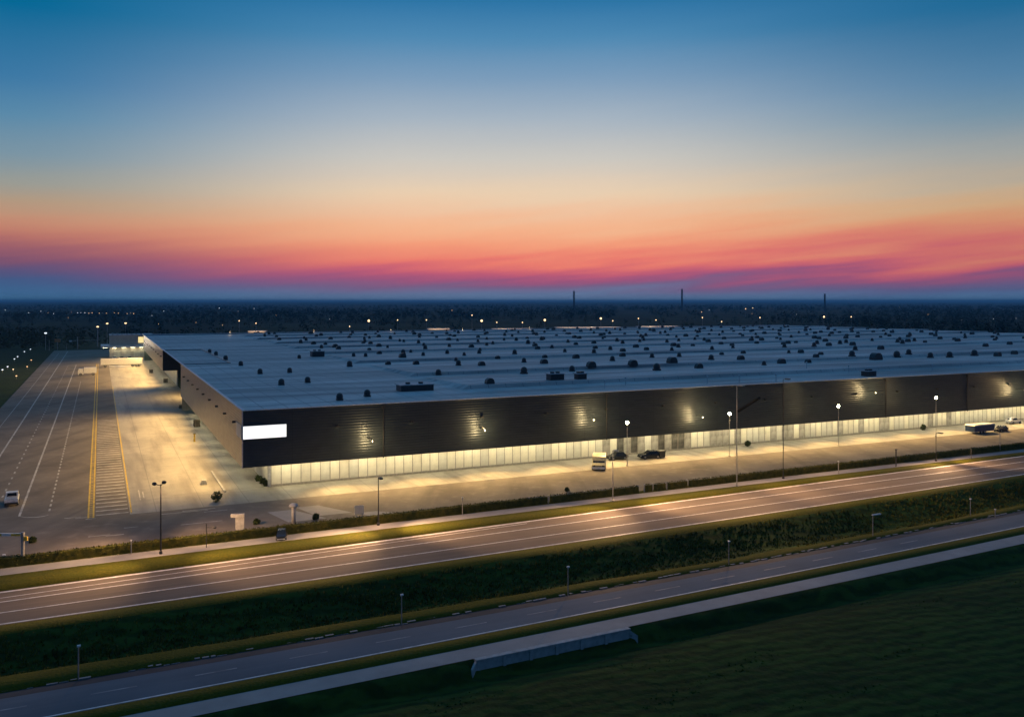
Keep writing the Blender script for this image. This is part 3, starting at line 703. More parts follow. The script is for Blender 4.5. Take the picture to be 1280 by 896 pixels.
mast('lamp_mast', 979, 598, 474, 'thin black mast standing right of the mast with the slanting arm', (0, -1.0, .1), 'dark_pole', 13000, rad=.07)
# twin-head lamp at the left
p = G(201, 692); hh = (692 - 604) * p.y / F_PX
r = thing('twin_lamp', p, 0, 'dark lamp post with two round black heads beside the bay hatching', 'street lamp')
m = MB(); m.lathe([(.18, -.05), (.18, .3), (.11, .36)], 8); m.build('base', 'dark_pole', r)
m = MB(); m.tube([(0, 0, .2), (0, 0, hh - .1)], [.10, .07], 8); m.build('pole', 'dark_pole', r)
for sx, dz in ((-.72, -.05), (.36, .12)):
    m = MB(); m.tube([(0, 0, hh - .25), (sx, 0, hh + dz)], .035, 6); m.build('arm', 'dark_pole', r)
    m = MB(); m.ball((0, 0, 0), .24, 10, (1.15, 1, .8)); o = m.build('lamp_head', 'pipe_dark', r, True); o.location = (sx, 0, hh + dz)
    road_light(o, 15000 if sx > 0 else 11000, TH, -.52 if sx > 0 else .5)
# short posts along the hedge and lower lamps
def low_lamp(u, vb, vt, label, arm=0.0):
    p = G(u, vb, ZL); h = (vb - vt) * p.y / F_PX
    r = thing('low_lamp', p, TH, label, 'street lamp', 'small unlit lamps along the lower road')
    m = MB(); m.tube([(0, 0, -.1), (0, 0, h)], [.055, .045], 8); m.build('pole', 'galvanised', r)
    m = MB(); m.box(-.10, .16 + arm, -.09, .09, h + .002, h + .13); m.build('lamp_head', 'white_metal', r)
low_lamp(98, 849, 808, 'first small unlit lamp from the left along the lower road')
low_lamp(502, 782, 744, 'small unlit lamp on the lower verge, straight below the slim dark lamp post')
low_lamp(710, 744, 709, 'small unlit lamp on the lower verge, above the concrete culvert wall')
low_lamp(911, 706, 677, 'small unlit lamp on the lower verge, below the tall mast with the slanting arm')
low_lamp(1091, 670, 644, 'small unlit lamp with a short arm to the right, on the lower verge', 1.2)
low_lamp(1213, 645, 624, 'small unlit lamp farthest right along the lower road')
def post(u, vb, vt, label, mat='galvanised', z=0.0, rad=.06, name='marker_post', cap=True):
    p = G(u, vb, z); h = (vb - vt) * p.y / F_PX
    r = thing(name, p, TH, label, 'post')
    m = MB(); m.tube([(0, 0, -.05), (0, 0, h)], rad, 8); m.build('shaft', mat, r)
    if cap: m = MB(); m.box(-rad * 1.5, rad * 1.5, -rad * 1.5, rad * 1.5, h + .002, h + .12); m.build('cap', 'white_metal' if mat != 'dark_pole' else 'dark_pole', r)
post(1244, 646, 637, 'short stub post on the lower verge at the far right', 'galvanised', ZL)
post(164, 692, 676, 'short pale post in the hedge left of the twin lamp')
post(578, 643, 622, 'short pale post in the hedge below the glowing facade middle')
post(1048, 592, 577, 'short post in the hedge below the third globe lamp')
post(1120, 583, 562, 'short black post in the hedge right of the thin black mast', 'dark_pole', rad=.10)
post(1250, 564, 543, 'pale post with white top at the hedge near the blue trailer')
post(1214, 574, 562, 'short dark post in the hedge at the right', 'dark_pole')
mast('street_lamp', 1170, 576, 541, 'thin dark lamp post at the hedge in front of the rightmost globe lamp', (0, -.9, .1), 'dark_pole', 8000, rad=.06)  # lamp head added to a plain post, to light the road
post(5, 706, 694, 'stubby white post at the hedge by the height barrier', 'white_metal', rad=.10)
p = G(258, 684); r = thing('camera_post', p, 0, 'thin dark post with a small dark head on a side arm, in the hedge', 'post')
h = 30 * p.y / F_PX; m = MB(); m.tube([(0, 0, -.05), (0, 0, h)], .05, 6); m.build('shaft', 'dark_pole', r)
m = MB(); m.tube([(0, 0, h - .45), (.85, 0, h - .45)], .03, 6); m.build('arm', 'dark_pole', r)
m = MB(); m.ball((.95, 0, h - .45), .17, 8, (1.3, 1, .8)); m.build('head', 'pipe_dark', r)
# height barrier at the left
p = G(28.5, 706); h = (706 - 665) * p.y / F_PX
r = thing('height_barrier', p, 0, 'grey post with a white and yellow height bar reaching left', 'barrier')
m = MB(); m.box(-.14, .14, -.14, .14, -.05, h); m.build('post', 'galvanised', r)
m = MB(); m.box(-3.6, -.145, -.10, .10, h - .38, h - .12); m.build('bar', 'white_metal', r)
m = MB(); m.box(-1.2, -.2, -.112, -.103, h - .37, h - .13); m.box(-3.3, -2.2, -.112, -.103, h - .37, h - .13); m.build('warning_stripe', 'yellow_paint', r)
m = MB(); m.box(.145, .5, -.12, .12, h - .9, h - .45); m.build('control_box', 'yellow_paint', r)
# white totem signs
p = G(299, 672); r = thing('totem_sign', p, R(8), 'blank white T shaped sign on a thin post behind the hedge', 'sign')
m = MB(); m.tube([(.1, 0, -.05), (.1, 0, .95)], .07, 8); m.build('post', 'sign_white', r)
m = MB(); m.box(-.42, .58, -.09, .09, .95, 2.45); m.build('panel', 'sign_white', r)
m = MB(); m.box(-.95, .60, -.16, .16, 2.452, 2.85); m.build('header', 'sign_white', r)
p = G(367, 655); r = thing('mushroom_pillar', p, 0, 'white pillar with a rounded mushroom cap at the lot edge', 'pillar')
m = MB(); m.lathe([(.28, 0), (.26, 2.2)], 12); m.build('shaft', 'sign_white', r, True)
m = MB(); m.lathe([(.30, 2.202), (.62, 2.25), (.58, 2.42), (.35, 2.6), (.03, 2.66)], 14); m.build('cap', 'sign_white', r, True)
p = G(449, 647); r = thing('notice_board', p, R(14), 'blank pale notice board standing at the lot edge left of the slim lamp post', 'sign')
m = MB(); m.tube([(-.4, 0, -.02), (-.4, 0, .5)], .05, 6); m.tube([(.4, 0, -.02), (.4, 0, .5)], .05, 6); m.build('legs', 'galvanised', r)
m = MB(); m.box(-.6, .6, -.05, .05, .5, 1.6); m.build('panel', 'panel_pale', r)
p = G(1214, 574); 

# ------------------------------------------------------------------ hedge
hs = random.Random(3); m = MB(); gaps = []
GAPU = (661, 685, 730, 797, 805, 815, 833, 845, 858, 888, 898)
def s_on(u, f):
    t = (u - CU) / F_PX; s = 0.0
    for _ in range(12):
        b = C0 + E2 * f(s); s = (b.y * t - b.x) / (E1.x - E1.y * t)
    return s
gaps = [s_on(u, lambda q: cB(q) + .5) for u in GAPU]
s = -70.0
while s < 260:
    e = s + .8
    if not any(s - .05 < g < e - .35 for g in gaps):
        h = 0.95 + .08 * mnoise.noise(Vector((s * .4, 0, 0)))
        b = cB(s) + .12
        m.add([P(s, b, 0), P(e, cB(e) + .12, 0), P(e, cB(e) + 1.0, 0), P(s, b + .88, 0), P(s, b + .05, h), P(e, cB(e) + .17, h), P(e, cB(e) + .95, h), P(s, b + .83, h)], [(4, 5, 6, 7), (0, 1, 5, 4), (1, 2, 6, 5), (2, 3, 7, 6), (3, 0, 4, 7)])
        for _ in range(46):
            q = hs.uniform(s, e); dd = cB(q) + hs.uniform(.05, 1.05); top = hs.random() < .55
            z = h + hs.uniform(-.03, .13) if top else hs.uniform(.02, h)
            if not top: dd = cB(q) + hs.choice((.06, .1, 1.03))
            c = P(q, dd, z); r_ = hs.uniform(.06, .13); a1 = Vector((hs.uniform(-1, 1), hs.uniform(-1, 1), hs.uniform(-1, 1))).normalized(); a2 = a1.cross(Vector((hs.uniform(-1, 1), hs.uniform(-1, 1), .3))).normalized()
            m.add([c - a1 * r_, c + a2 * r_ * .6, c + a1 * r_, c - a2 * r_ * .6], [(0, 1, 2, 3)])
    s = e
tag(m.build('hedge', 'hedge_leaf'), 'long low clipped hedge between the lot and the pale footpath', 'hedge')
fr = thing('hedge_fence', P(gaps[0], cB(gaps[0]) + .5), TH, 'row of short pale fence posts standing in gaps of the hedge', 'fence')
inv = Matrix.Translation(fr.location) @ Matrix.Rotation(TH, 4, 'Z'); inv = inv.inverted()
fp = [inv @ P(g, cB(g) + .42, 0) for g in gaps]
for q in fp:
    m = MB(); m.box(q.x - .07, q.x + .07, q.y - .07, q.y + .07, -.05, 1.18); m.build('post', 'galvanised', fr)
m = MB()
for a, b in zip(fp[:-1], fp[1:]): m.tube([Vector((a.x, a.y, 1.02)), Vector((b.x, b.y, 1.02))], .018, 5)
m.build('wire', 'galvanised', fr)

# ------------------------------------------------------------------ shrubs
def shrub(p, r, hgt, label, seed):
    q = random.Random(seed); root = thing('shrub', p, 0, label, 'shrub')
    m = MB()
    for _ in range(4): m.tube([(0, 0, -.05), (q.uniform(-.3, .3) * r, q.uniform(-.3, .3) * r, hgt * .6)], [.05, .02], 5)
    m.build('stem', 'bark', root)
    m = MB()
    for _ in range(420):
        a = Vector((q.gauss(0, 1), q.gauss(0, 1), q.gauss(0, 1))).normalized() * (q.random() ** .4)
        c = Vector((a.x * r, a.y * r, hgt * .5 + a.z * hgt * .5)); c += Vector((1, 1, 1)) * .12 * mnoise.noise(c * 2)
        a1 = Vector((q.uniform(-1, 1), q.uniform(-1, 1), q.uniform(-1, 1))).normalized(); a2 = a1.cross(Vector((.3, q.uniform(-1, 1), 1))).normalized(); t = q.uniform(.07, .16)
        m.add([c - a1 * t, c + a2 * t * .7, c + a1 * t, c - a2 * t * .7], [(0, 1, 2, 3)])
    m.build('foliage', 'shrub_leaf', root)
shrub(G(271, 627), .75, 1.5, 'green shrub standing alone on the yard at the kerb end', 1)
for i, (u, v) in enumerate(((323, 601), (328, 604), (333, 607))):
    shrub(G(u, v), .55, .9, ['low shrub in the shade under the warehouse corner, nearest the yard', 'middle low shrub of three under the warehouse corner', 'low shrub touching the corner pillar of the glowing ground floor'][i], 5 + i)
shrub(G(395, 649), .45, .8, 'small dark shrub on the lot edge right of the mushroom pillar', 9)
shrub(G(321, 655), .45, .7, 'small dark shrub on the lot edge left of the mushroom pillar', 10)
shrub(G(41, 678), .45, .7, 'small dark shrub by the height barrier', 12)
shrub(G(709, 614), .35, .6, 'tiny shrub on the open lot below the cream van', 13)
shrub(P(front_s(1160), 1.2), .6, 1.3, 'dark round shrub against the glowing panels near the right', 14)
shrub(P(front_s(939), 1.0), .6, 1.1, 'dark shrub at the foot of the glowing panels by the tall mast', 15)

# ------------------------------------------------------------------ vehicles
def wheels(r, xs, y, rad, wdt=.22):
    for x in xs:
        for sg_ in (-1, 1):
            m = MB(); m.tube([(0, -wdt / 2, 0), (0, wdt / 2, 0)], rad, 14); o = m.build('wheel', 'tyre_rubber', r); o.location = (x, sg_ * y, rad)
            q = MB(); q.tube([(0, -wdt / 2 - .012, 0), (0, wdt / 2 + .012, 0)], rad * .58, 10); q.build('rim', 'galvanised', o)
def car(p, rz, label, paint, Ln=4.3, W=1.78, Hh=1.48, sc=1.0, cat='car'):
    r = thing('car', p, rz, label, cat); r.scale = (sc, sc, sc); h = Ln / 2; w2 = W / 2
    m = MB()      # lower body: profile loops with narrowing at nose and tail
    prof = [(-h, .36, .80, .86), (-h + .12, .28, .95, .95), (-h + .9, .22, .98, 1), (0, .20, .96, 1), (h - 1.15, .22, .93, 1), (h - .25, .26, .78, .95), (h, .36, .66, .82)]
    vs = []
    for x, z0, z1, k_ in prof:
        for (yy_, zz_) in ((-w2 * k_ * .95, z0), (-w2 * k_, z0 + (z1 - z0) * .55), (-w2 * k_ * .93, z1), (w2 * k_ * .93, z1), (w2 * k_, z0 + (z1 - z0) * .55), (w2 * k_ * .95, z0)): vs.append((x, yy_, zz_))
    fs = []
    for i in range(len(prof) - 1):
        for q in range(6): fs.append((i * 6 + q, (i + 1) * 6 + q, (i + 1) * 6 + (q + 1) % 6, i * 6 + (q + 1) % 6))
    fs += [tuple(range(6)), tuple(range((len(prof) - 1) * 6, len(prof) * 6))[::-1]]; m.add(vs, fs); m.build('body', paint, r)
    # cabin
    x0, x1, x2, x3 = -h + .45, -h + 1.0, h - 2.0, h - 1.2; b0 = .94; t = w2 * .74; wb = w2 * .92
    bot = [(x0, -wb, b0), (x3, -wb, b0 - .03), (x3, wb, b0 - .03), (x0, wb, b0)]; top = [(x1, -t, Hh), (x2, -t, Hh), (x2, t, Hh), (x1, t, Hh)]
    m = MB(); m.add(bot + top, [(4, 5, 6, 7), (0, 1, 5, 4), (1, 2, 6, 5), (2, 3, 7, 6), (3, 0, 4, 7)]); m.build('cabin', paint, r)
    def inset(a, b, c, d, k_=.10, out=.012):
        a, b, c, d = [Vector(q) for q in (a, b, c, d)]; ce = (a + b + c + d) / 4; n = (b - a).cross(d - a).normalized()
        return [q.lerp(ce, k_) + n * out for q in (a, b, c, d)]
    for nm, fc in (('side_window', (bot[0], bot[1], top[1], top[0])), ('windscreen', (bot[1], bot[2], top[2], top[1])), ('side_window', (bot[2], bot[3], top[3], top[2])), ('rear_window', (bot[3], bot[0], top[0], top[3]))):
        m = MB(); m.quad(*inset(*fc)); m.build(nm, 'car_glass', r)
    for sg_ in (-1, 1):
        m = MB(); m.box(h - .16, h - .015, sg_ * w2 * .66 - .18, sg_ * w2 * .66 + .18, .52, .66); m.build('headlight', 'white_metal', r)
    m = MB(); m.box(h - .06, h + .06, -w2 * .8, w2 * .8, .30, .44); m.build('bumper', 'white_metal' if 'bumper' in label else paint, r)
    wheels(r, (-h + .85, h - .85), w2 - .08, .32)
    return r
def van(p, rz, label, paint, Ln=5.2, W=2.0, Hh=2.45, name='van', bump='white_metal'):
    r = thing(name, p, rz, label, 'van'); h = Ln / 2; w2 = W / 2
    m = MB(); m.prism([(-h, .35), (h - .05, .35), (h, .95), (h - .55, 1.25), (h - 1.25, Hh - .12), (h - 1.7, Hh), (-h + .1, Hh), (-h, Hh - .15)], -w2, w2); m.build('body', paint, r)
    a, b = Vector((h - .58, 0, 1.28)), Vector((h - 1.23, 0, Hh - .2)); n = Vector((.012, 0, .008))
    m = MB(); m.quad(a + n + Vector((0, -w2 + .14, 0)), a + n + Vector((0, w2 - .14, 0)), b + n + Vector((0, w2 - .18, 0)), b + n + Vector((0, -w2 + .18, 0))); m.build('windscreen', 'car_glass', r)
    for sg_ in (-1, 1):
        m = MB(); m.quad(*[(x, sg_ * (w2 + .006), z) for x, z in ((h - 2.1, 1.3), (h - .75, 1.3), (h - 1.3, Hh - .3), (h - 2.1, Hh - .3))]); m.build('side_window', 'car_glass', r)
        m = MB(); m.box(h - .1, h + .012, sg_ * .72 - .16, sg_ * .72 + .16, .72, .92); m.build('headlight', 'pipe_dark', r)
    m = MB(); m.box(h - .04, h + .14, -w2 + .04, w2 - .04, .32, .62); m.build('bumper', bump, r)
    wheels(r, (-h + .95, h - .95), w2 - .1, .36); return r
def toward(p): return math.atan2(-p.y, -p.x)
p = G(749, 585); van(p, -R(98), 'cream van facing the road with a white bumper, before the glowing panels', 'van_cream', Ln=4.8, W=2.2, Hh=2.25)
car(G(771, 574), TH + R(180), 'black car parked beside the cream van', 'car_black', sc=.9)
car(G(783, 566), TH, 'silver car parked against the panels behind the black car', 'car_silver')
car(G(812, 572.5), TH + R(170), 'black car parked right of the lit globe lamp and the van', 'car_black', sc=.95)
p = G(826, 572); r = thing('wheeled_bin', p, TH, 'small dark wheeled bin right of the parked black cars', 'bin')
m = MB(); m.prism([(-.5, .15), (.5, .15), (.62, 1.2), (-.62, 1.2)], -.6, .6); m.build('body', 'pipe_dark', r)
m = MB(); m.box(-.68, .68, -.66, .66, 1.203, 1.32); m.build('lid', 'vent_dark', r)
for sg_ in (-1, 1): m = MB(); m.tube([(-.4, sg_ * .45 - .05, .1), (-.4, sg_ * .45 + .05, .1)], .1, 8); m.build('wheel', 'tyre_rubber', r)
# blue trailer, dark car and white car at the right
s, d = L(G(1225, 541)); p = P(s, d); r = thing('box_trailer', p, TH, 'low dark blue box trailer with a white roof parked on the lot at the right', 'trailer')
m = MB(); m.box(-3.2, 3.2, -1.1, 1.1, .55, 1.75); m.build('body', 'car_blue', r)
m = MB(); m.prism([(-3.28, 1.753), (3.28, 1.753), (3.1, 1.98), (-3.1, 1.98)], -1.18, 1.18); m.build('roof', 'white_metal', r)
m = MB(); m.box(-3.0, 3.3, -.9, .9, .40, .548); m.build('chassis', 'white_metal', r)
wheels(r, (-1.0, .0), .98, .38)
m = MB(); m.tube([(3.28, 0, .48), (4.4, 0, .45)], .06, 6); m.build('drawbar', 'galvanised', r)
car(G(1251, 539), TH + R(185), 'dark car parked at the front end of the blue trailer', 'car_black', sc=.85)
car(G(1267, 529), TH, 'white car parked by the panels behind the blue trailer', 'car_white', sc=.9)
# left lane pickup: white box body
p = G(15, 629); r = thing('pickup', p, TH + R(92), 'small white pickup standing in the lanes of the service road', 'pickup')
m = MB(); m.prism([(-2.2, .35), (2.2, .35), (2.25, .8), (1.5, .98), (-2.2, .98)], -.82, .82); m.build('body', 'car_white', r)
m = MB(); m.prism([(-.3, .983), (1.35, .983), (.75, 1.6), (-.25, 1.6)], -.74, .74); m.build('cabin', 'car_white', r)
m = MB(); m.quad((-.32, -.6, 1.08), (-.32, .6, 1.08), (-.28, .55, 1.5), (-.28, -.55, 1.5)); m.build('rear_window', 'car_glass', r)
m = MB(); m.box(-2.05, -.45, -.7, .7, .985, 1.05); m.build('load_bed', 'unit_metal', r)
m = MB(); m.box(-2.34, -2.2, -.8, .8, .34, .58); m.build('bumper', 'pipe_dark', r)
wheels(r, (-1.35, 1.4), .74, .34)
car(G(352, 672), -R(78), 'dark car with a white bumper at the footpath edge by the hedge', 'car_black', sc=.66)
# docked semi trailer and lorry far in the yard
s, d = L(G(123, 459.5)); L2 = 17.0
r = thing('semi_trailer', P(-10.5, d), TH, 'long white semi trailer backed on to the warehouse far down the yard', 'trailer')
m = MB(); m.box(-8.0, 8.2, -1.25, 1.25, 1.15, 3.7); m.build('body', 'white_metal', r)
m = MB(); m.box(-7.6, 8.0, -.5, .5, .85, 1.147); m.build('chassis', 'dark_pole', r)
wheels(r, (4.4, 5.7, 7.0), 1.0, .5, .4); wheels(r, (-6.3,), 1.0, .5, .4)
p = G(109, 469); r = thing('lorry', P(L(p)[0], L(p)[1]), TH + R(180), 'white lorry waiting beyond the yellow line in front of the semi trailer', 'lorry')
m = MB(); m.prism([(1.3, .5), (3.1, .5), (3.15, 1.4), (2.9, 2.6), (1.3, 2.7)], -1.1, 1.1); m.build('cab', 'car_white', r)
m = MB(); m.box(-3.2, 1.1, -1.15, 1.15, .9, 3.0); m.build('box_body', 'white_metal', r)
m = MB(); m.quad((3.14, -.95, 1.5), (3.14, .95, 1.5), (2.94, .9, 2.4), (2.94, -.9, 2.4)); m.build('windscreen', 'car_glass', r)
wheels(r, (-2.0, 2.2), .95, .48, .32)
# small things along the yard wall
def pallets(u, v, label, n, seed):
    p = G(u, v); r = thing('pallet_stack', p, TH + R(6), label, 'pallets'); q = random.Random(seed)
    for i in range(n):
        m = MB(); a = Matrix.Rotation(q.uniform(-.08, .08), 4, 'Z'); zz = i * .17
        for k_ in range(3): m.box(-.6 + k_ * .5, -.4 + k_ * .5, -.6, .6, zz, zz + .10, a)
        for k_ in range(5): m.box(-.62, .62, -.58 + k_ * .26, -.42 + k_ * .26, zz + .102, zz + .14, a)
        m.build('pallet', 'wood_pallet', r)
pallets(246, 533, 'tall stack of pallets at the foot of the yard side wall, nearest the corner', 9, 1)
pallets(227, 510, 'lower stack of pallets farther along the yard side wall', 5, 2)
pallets(207, 478, 'stack of pallets beside the recessed dock', 8, 3)
pallets(189, 466, 'stack of pallets by the docked semi trailer', 8, 4)
def yard_post(u, vb, vt, label):
    p = G(u, vb); h = (vb - vt) * p.y / F_PX; r = thing('dock_post', p, TH, label, 'post')
    m = MB(); m.box(-.16, .16, -.16, .16, -.05, h); m.build('shaft', 'yellow_paint', r); m = MB(); m.box(-.25, .25, -.25, .25, h + .002, h + .1); m.build('cap', 'dark_pole', r)
yard_post(243, 552, 542, 'yellow guard post standing on the yard short of the pallet stack')
p = G(255, 605); r = thing('concrete_block', p, R(20), 'pale concrete block lying on the yard left of the lone shrub', 'block')
m = MB(); m.prism([(-.45, 0), (.45, 0), (.3, .7), (-.3, .7)], -.7, .7); m.build('block', 'concrete', r)
m = MB(); m.tube([(-.1, -.2, .65), (-.1, -.2, .85), (-.1, .2, .85), (-.1, .2, .65)], .02, 6); m.build('lifting_loop', 'galvanised', r)

# ------------------------------------------------------------------ annex building at the far end
s0, d0 = L(G(137, 447)); A = thing('annex_building', P(s0, d0), TH, 'pale two storey annex with a bright canopy at the far end of the yard', 'building')
m = MB(); m.box(0, 20, .2, 16, 0, 5.0); m.build('wall', 'annex_wall', A)
m = MB(); m.box(0, 20, 0, 16, 6.1, 11.0); m.build('wall', 'annex_wall', A)
m = MB(); m.box(-4.0, 20, -2.2, 16, 5.0, 6.098); m.build('canopy', 'white_metal', A)
m = MB(); m.box(-.2, 20.2, -.2, 16.2, 11.002, 11.3); m.build('roof', 'unit_metal', A)
m = MB(); m.box(13, 17.5, -.06, -.005, 7.0, 10.3); f = m.build('window', 'mullion_metal', A)
m = MB(); m.quad((13.15, -.066, 7.15), (17.35, -.066, 7.15), (17.35, -.066, 10.15), (13.15, -.066, 10.15)); m.build('pane', 'lit_window', f)
for x in (2, 6.5, 11):
    m = MB(); m.box(x, x + 3, .14, .195, .05, 3.4); m.build('dock_door', 'panel_pale', A)
for x in np.arange(-3, 18, 4.2):
    m = MB(); m.box(x, x + 2.0, -1.2, -.9, 4.93, 4.995); m.build('canopy_light', 'soffit_lamp', A)
    m = MB(); m.box(x, x + 1.4, -.5, -.42, 6.4, 6.5); 
m = MB()
for x in np.arange(1, 16, 2.2): m.box(x, x + .9, 4, 5, 11.302, 12.0 + .3 * math.sin(x * 3))
m.build('roof_plant', 'unit_metal', A)
spot(A, (5, -9, 9.5), (R(-55), 0, 0), 5200, (1, .84, .62), 150)
for i, (u, v, pt) in enumerate(((143, 449.5, 'car_white'), (152, 449.5, 'car_black'), (162, 449, 'car_silver'))):
    car(G(u, v), TH + R(90), ['white car parked before the annex, leftmost of three', 'black car parked before the annex between a white and a silver one', 'silver car parked before the annex, nearest the warehouse'][i], pt)

# ------------------------------------------------------------------ masts and signs at the far end of the yard
def far_mast(u, vb, vt, label, kind, head='far_white', rad=.16, light=0):
    p = G(u, vb); h = (vb - vt) * p.y / F_PX
    r = thing(kind, p, TH, label, 'street lamp' if 'lamp' in kind else 'sign')
    m = MB(); m.tube([(0, 0, -.05), (0, 0, h)], [rad, rad * .7], 8); m.build('pole', 'galvanised', r)
    if 'lamp' in kind:
        m = MB(); m.ball((0, 0, h + .3), .62, 8, (1.2, 1, .6)); m.build('lamp_head', head, r)
        if light: spot(r, (0, 0, h - .5), (0, 0, 0), light, WARM, 160)
    return r, h
far_mast(122, 433, 409, 'tall lit lamp mast at the far end of the yard left of the annex', 'lamp_mast', 'far_warm', .42, 45000)
far_mast(134, 431, 405, 'lit lamp mast behind the annex roof', 'lamp_mast', 'far_warm')
far_mast(157, 431, 404.5, 'lit lamp mast behind the annex, farther right', 'lamp_mast', 'far_warm')
far_mast(57, 438, 417, 'bluish lit lamp mast where the service road ends', 'lamp_mast', 'far_white')
far_mast(61.5, 438, 425, 'short unlit grey pole beside the bluish lamp mast', 'signal_pole')
r, h = far_mast(72, 437, 427, 'orange panel sign on a post at the end of the service road', 'panel_sign')
m = MB(); m.box(-1.5, 1.5, -.4, -.2, h - .2, h + 1.7); m.build('panel', 'sign_orange', r)
r, h = far_mast(97, 436, 421, 'thick post with a long side arm across the end of the service road', 'gantry_sign', rad=.34)
m = MB(); m.box(-4.4, -.4, -.15, .15, h - 2.4, h - 2.0); m.build('arm', 'galvanised', r); m = MB(); m.box(-4.4, -3.0, -.35, -.16, h - 2.9, h - 1.9); m.build('panel', 'white_metal', r)
m = MB(); m.box(.4, 12, -.12, .12, h - 2.2, h - 2.0); m.build('arm', 'galvanised', r)
far_mast(83, 437, 431, 'small sign post between the orange sign and the gantry', 'sign_post')
# low lamps along the left verge, the white ones standing in for light streaks
for i, (u, v, hd) in enumerate(((3, 463, 'far_white'), (9.5, 459, 'far_white'), (18, 449, 'far_white'), (22, 446, 'far_white'), (30.5, 439.5, 'far_white'), (38, 436.5, 'far_white'), (50, 424, 'far_white'), (16.5, 462.5, 'far_warm'), (20.5, 471, 'far_amber'), (34, 459, 'far_amber'), (39, 450.5, 'far_amber'), (46, 428.5, 'far_amber'))):
    p = G(u, v + 2.2); r = thing('verge_lamp', p, TH, 'white lit lamp on a short post on the grass left of the service road' if hd == 'far_white' else 'amber lit lamp on a short post on the grass left of the service road', 'lamp', 'small lamps on the left verge')
    m = MB(); m.tube([(0, 0, -.05), (0, 0, .9)], .07, 6); m.build('pole', 'galvanised', r)
    m = MB(); m.box(-.22, .22, -1.0 if hd == 'far_white' else -.3, 1.0 if hd == 'far_white' else .3, .902, 1.12); m.build('lamp_head', hd, r)

# ------------------------------------------------------------------ lamp masts behind the warehouse
big = [(461, 401), (602, 401), (681, 400), (751, 398), (1030, 396)]
small = [(497, 400), (533, 400), (590, 394), (621, 403), (653, 403), (766, 401), (798, 398), (820, 400), (878, 397), (902, 402), (932, 386), (941, 385), (950, 397), (1064, 396), (320, 404), (437, 408), (299, 401)]
def back_mast(u, v, rad, label, mat, group):
    z = 15.0; Y = F_PX * (CAM_H - z) / (v - HOR); p = Vector(((u - CU) / F_PX * Y, Y, -.6))
    r = thing('lamp_mast', p, 0, label, 'street lamp', group)
    m = MB(); m.tube([(0, 0, 0), (0, 0, z + .6 - rad)], [.2, .12], 6); m.build('pole', 'galvanised', r)
    m = MB(); m.ball((0, 0, z + .6), rad, 8); m.build('lamp_head', mat, r)
for (u, v) in big: back_mast(u, v, 0.78, 'large warm lit lamp mast standing beyond the far roof edge of the warehouse', 'far_warm', 'big lamp masts behind the warehouse')
for (u, v) in small: back_mast(u, v, .38 * 23 / max(12, v - HOR), 'small warm lit lamp standing beyond the far roof edge of the warehouse', 'far_warm', 'small lamp masts behind the warehouse')
# added low sheds whose lit strips stand in for the lit rear lot
for i, (u, wd, ov) in enumerate(((322, 12, 2.2), (548, 16, 2.0), (735, 52, 1.3), (822, 34, 1.2), (640, 34, 1.2))):
    Y = 640 + 25 * i; X = (u - CU) / F_PX * Y
    zt_ = CAM_H - 0.0153 * (2930 - u) * Y / F_PX + ov
    r = thing('rear_shed', (X, Y, -.5), TH * .3, ['lit shed roof showing at the left beyond the far roof edge', 'short lit shed roof with reddish glow beyond the far roof edge', 'longest lit shed roof beyond the far roof edge, right of the middle', 'second long lit shed roof beyond the far edge, under four lamps', 'lit shed roof in the middle beyond the far roof edge'][i], 'shed')
    m = MB(); m.box(-wd / 2, wd / 2, -4, 4, 0, zt_); m.build('wall', 'annex_wall', r)
    m = MB(); m.prism([(-wd / 2 - .4, zt_ + .002), (wd / 2 + .4, zt_ + .002), (wd / 2 + .4, zt_ + .3), (-wd / 2 - .4, zt_ + .3)], -4.4, 4.4); m.build('roof', 'white_metal', r)
    for k_ in range(max(1, int(wd / 14))): spot(r, (-wd / 2 + (k_ + .5) * wd / max(1, int(wd / 14)), -14, zt_ + 7), (R(45), 0, 0), 11000, (1, .62, .34), 120)  # added spots without fixtures light the sheds
for s in np.arange(40, 330, 42):  # added lamps, placed to brighten the rear coping
    p_ = P(s, BDEP + 5)
    r = thing('yard_lamp', (p_.x, p_.y, -.1), TH, 'hooded yard lamp just behind the far wall of the warehouse', 'street lamp', 'hooded lamps behind the far wall')
    m = MB(); m.tube([(0, 0, 0), (0, 0, 13.4)], [.14, .09], 6); m.build('pole', 'dark_pole', r)
    m = MB(); m.box(-.3, .3, -.5, .5, 13.402, 13.6); hd = m.build('lamp_head', 'dark_pole', r)
    spot(hd, (0, -.3, 13.3), (R(-20), 0, 0), 2500, (1, .7, .4), 170)

# ------------------------------------------------------------------ far chimneys and town
for (u, vt, lab) in ((717.5, 364.5, 'left factory chimney of three on the horizon'), (852.5, 362, 'tallest factory chimney on the horizon, the middle of three'), (1031, 368, 'shortest factory chimney on the horizon, at the right')):
    Y = 2600; h = CAM_H + (HOR - vt) * Y / F_PX; r = thing('chimney', ((u - CU) / F_PX * Y, Y, 2), 0, lab, 'chimney')
    m = MB(); m.lathe([(3.0, -2), (2.4, h - 2)], 12); m.build('shaft', 'far_chimney', r); m = MB(); m.lathe([(2.6, h - 1.998), (2.6, h + 0)], 12); m.build('rim_band', 'far_chimney', r)
tl = random.Random(8)
towns = [(36, 391), (51, 389), (60, 391), (67, 392), (90, 390), (97, 391), (101, 391), (106, 391), (111, 391.5), (115, 391), (124, 391.5), (128, 391), (133, 391.5), (143, 391), (148, 391.5), (159, 392), (163, 391.5), (167, 392), (190, 394.5), (198, 405), (245, 403), (278, 406.5), (1242, 398.5), (1202, 400), (1270, 398), (1124, 384), (877, 390), (345, 394), (412, 399), (565, 388), (1160, 393)]
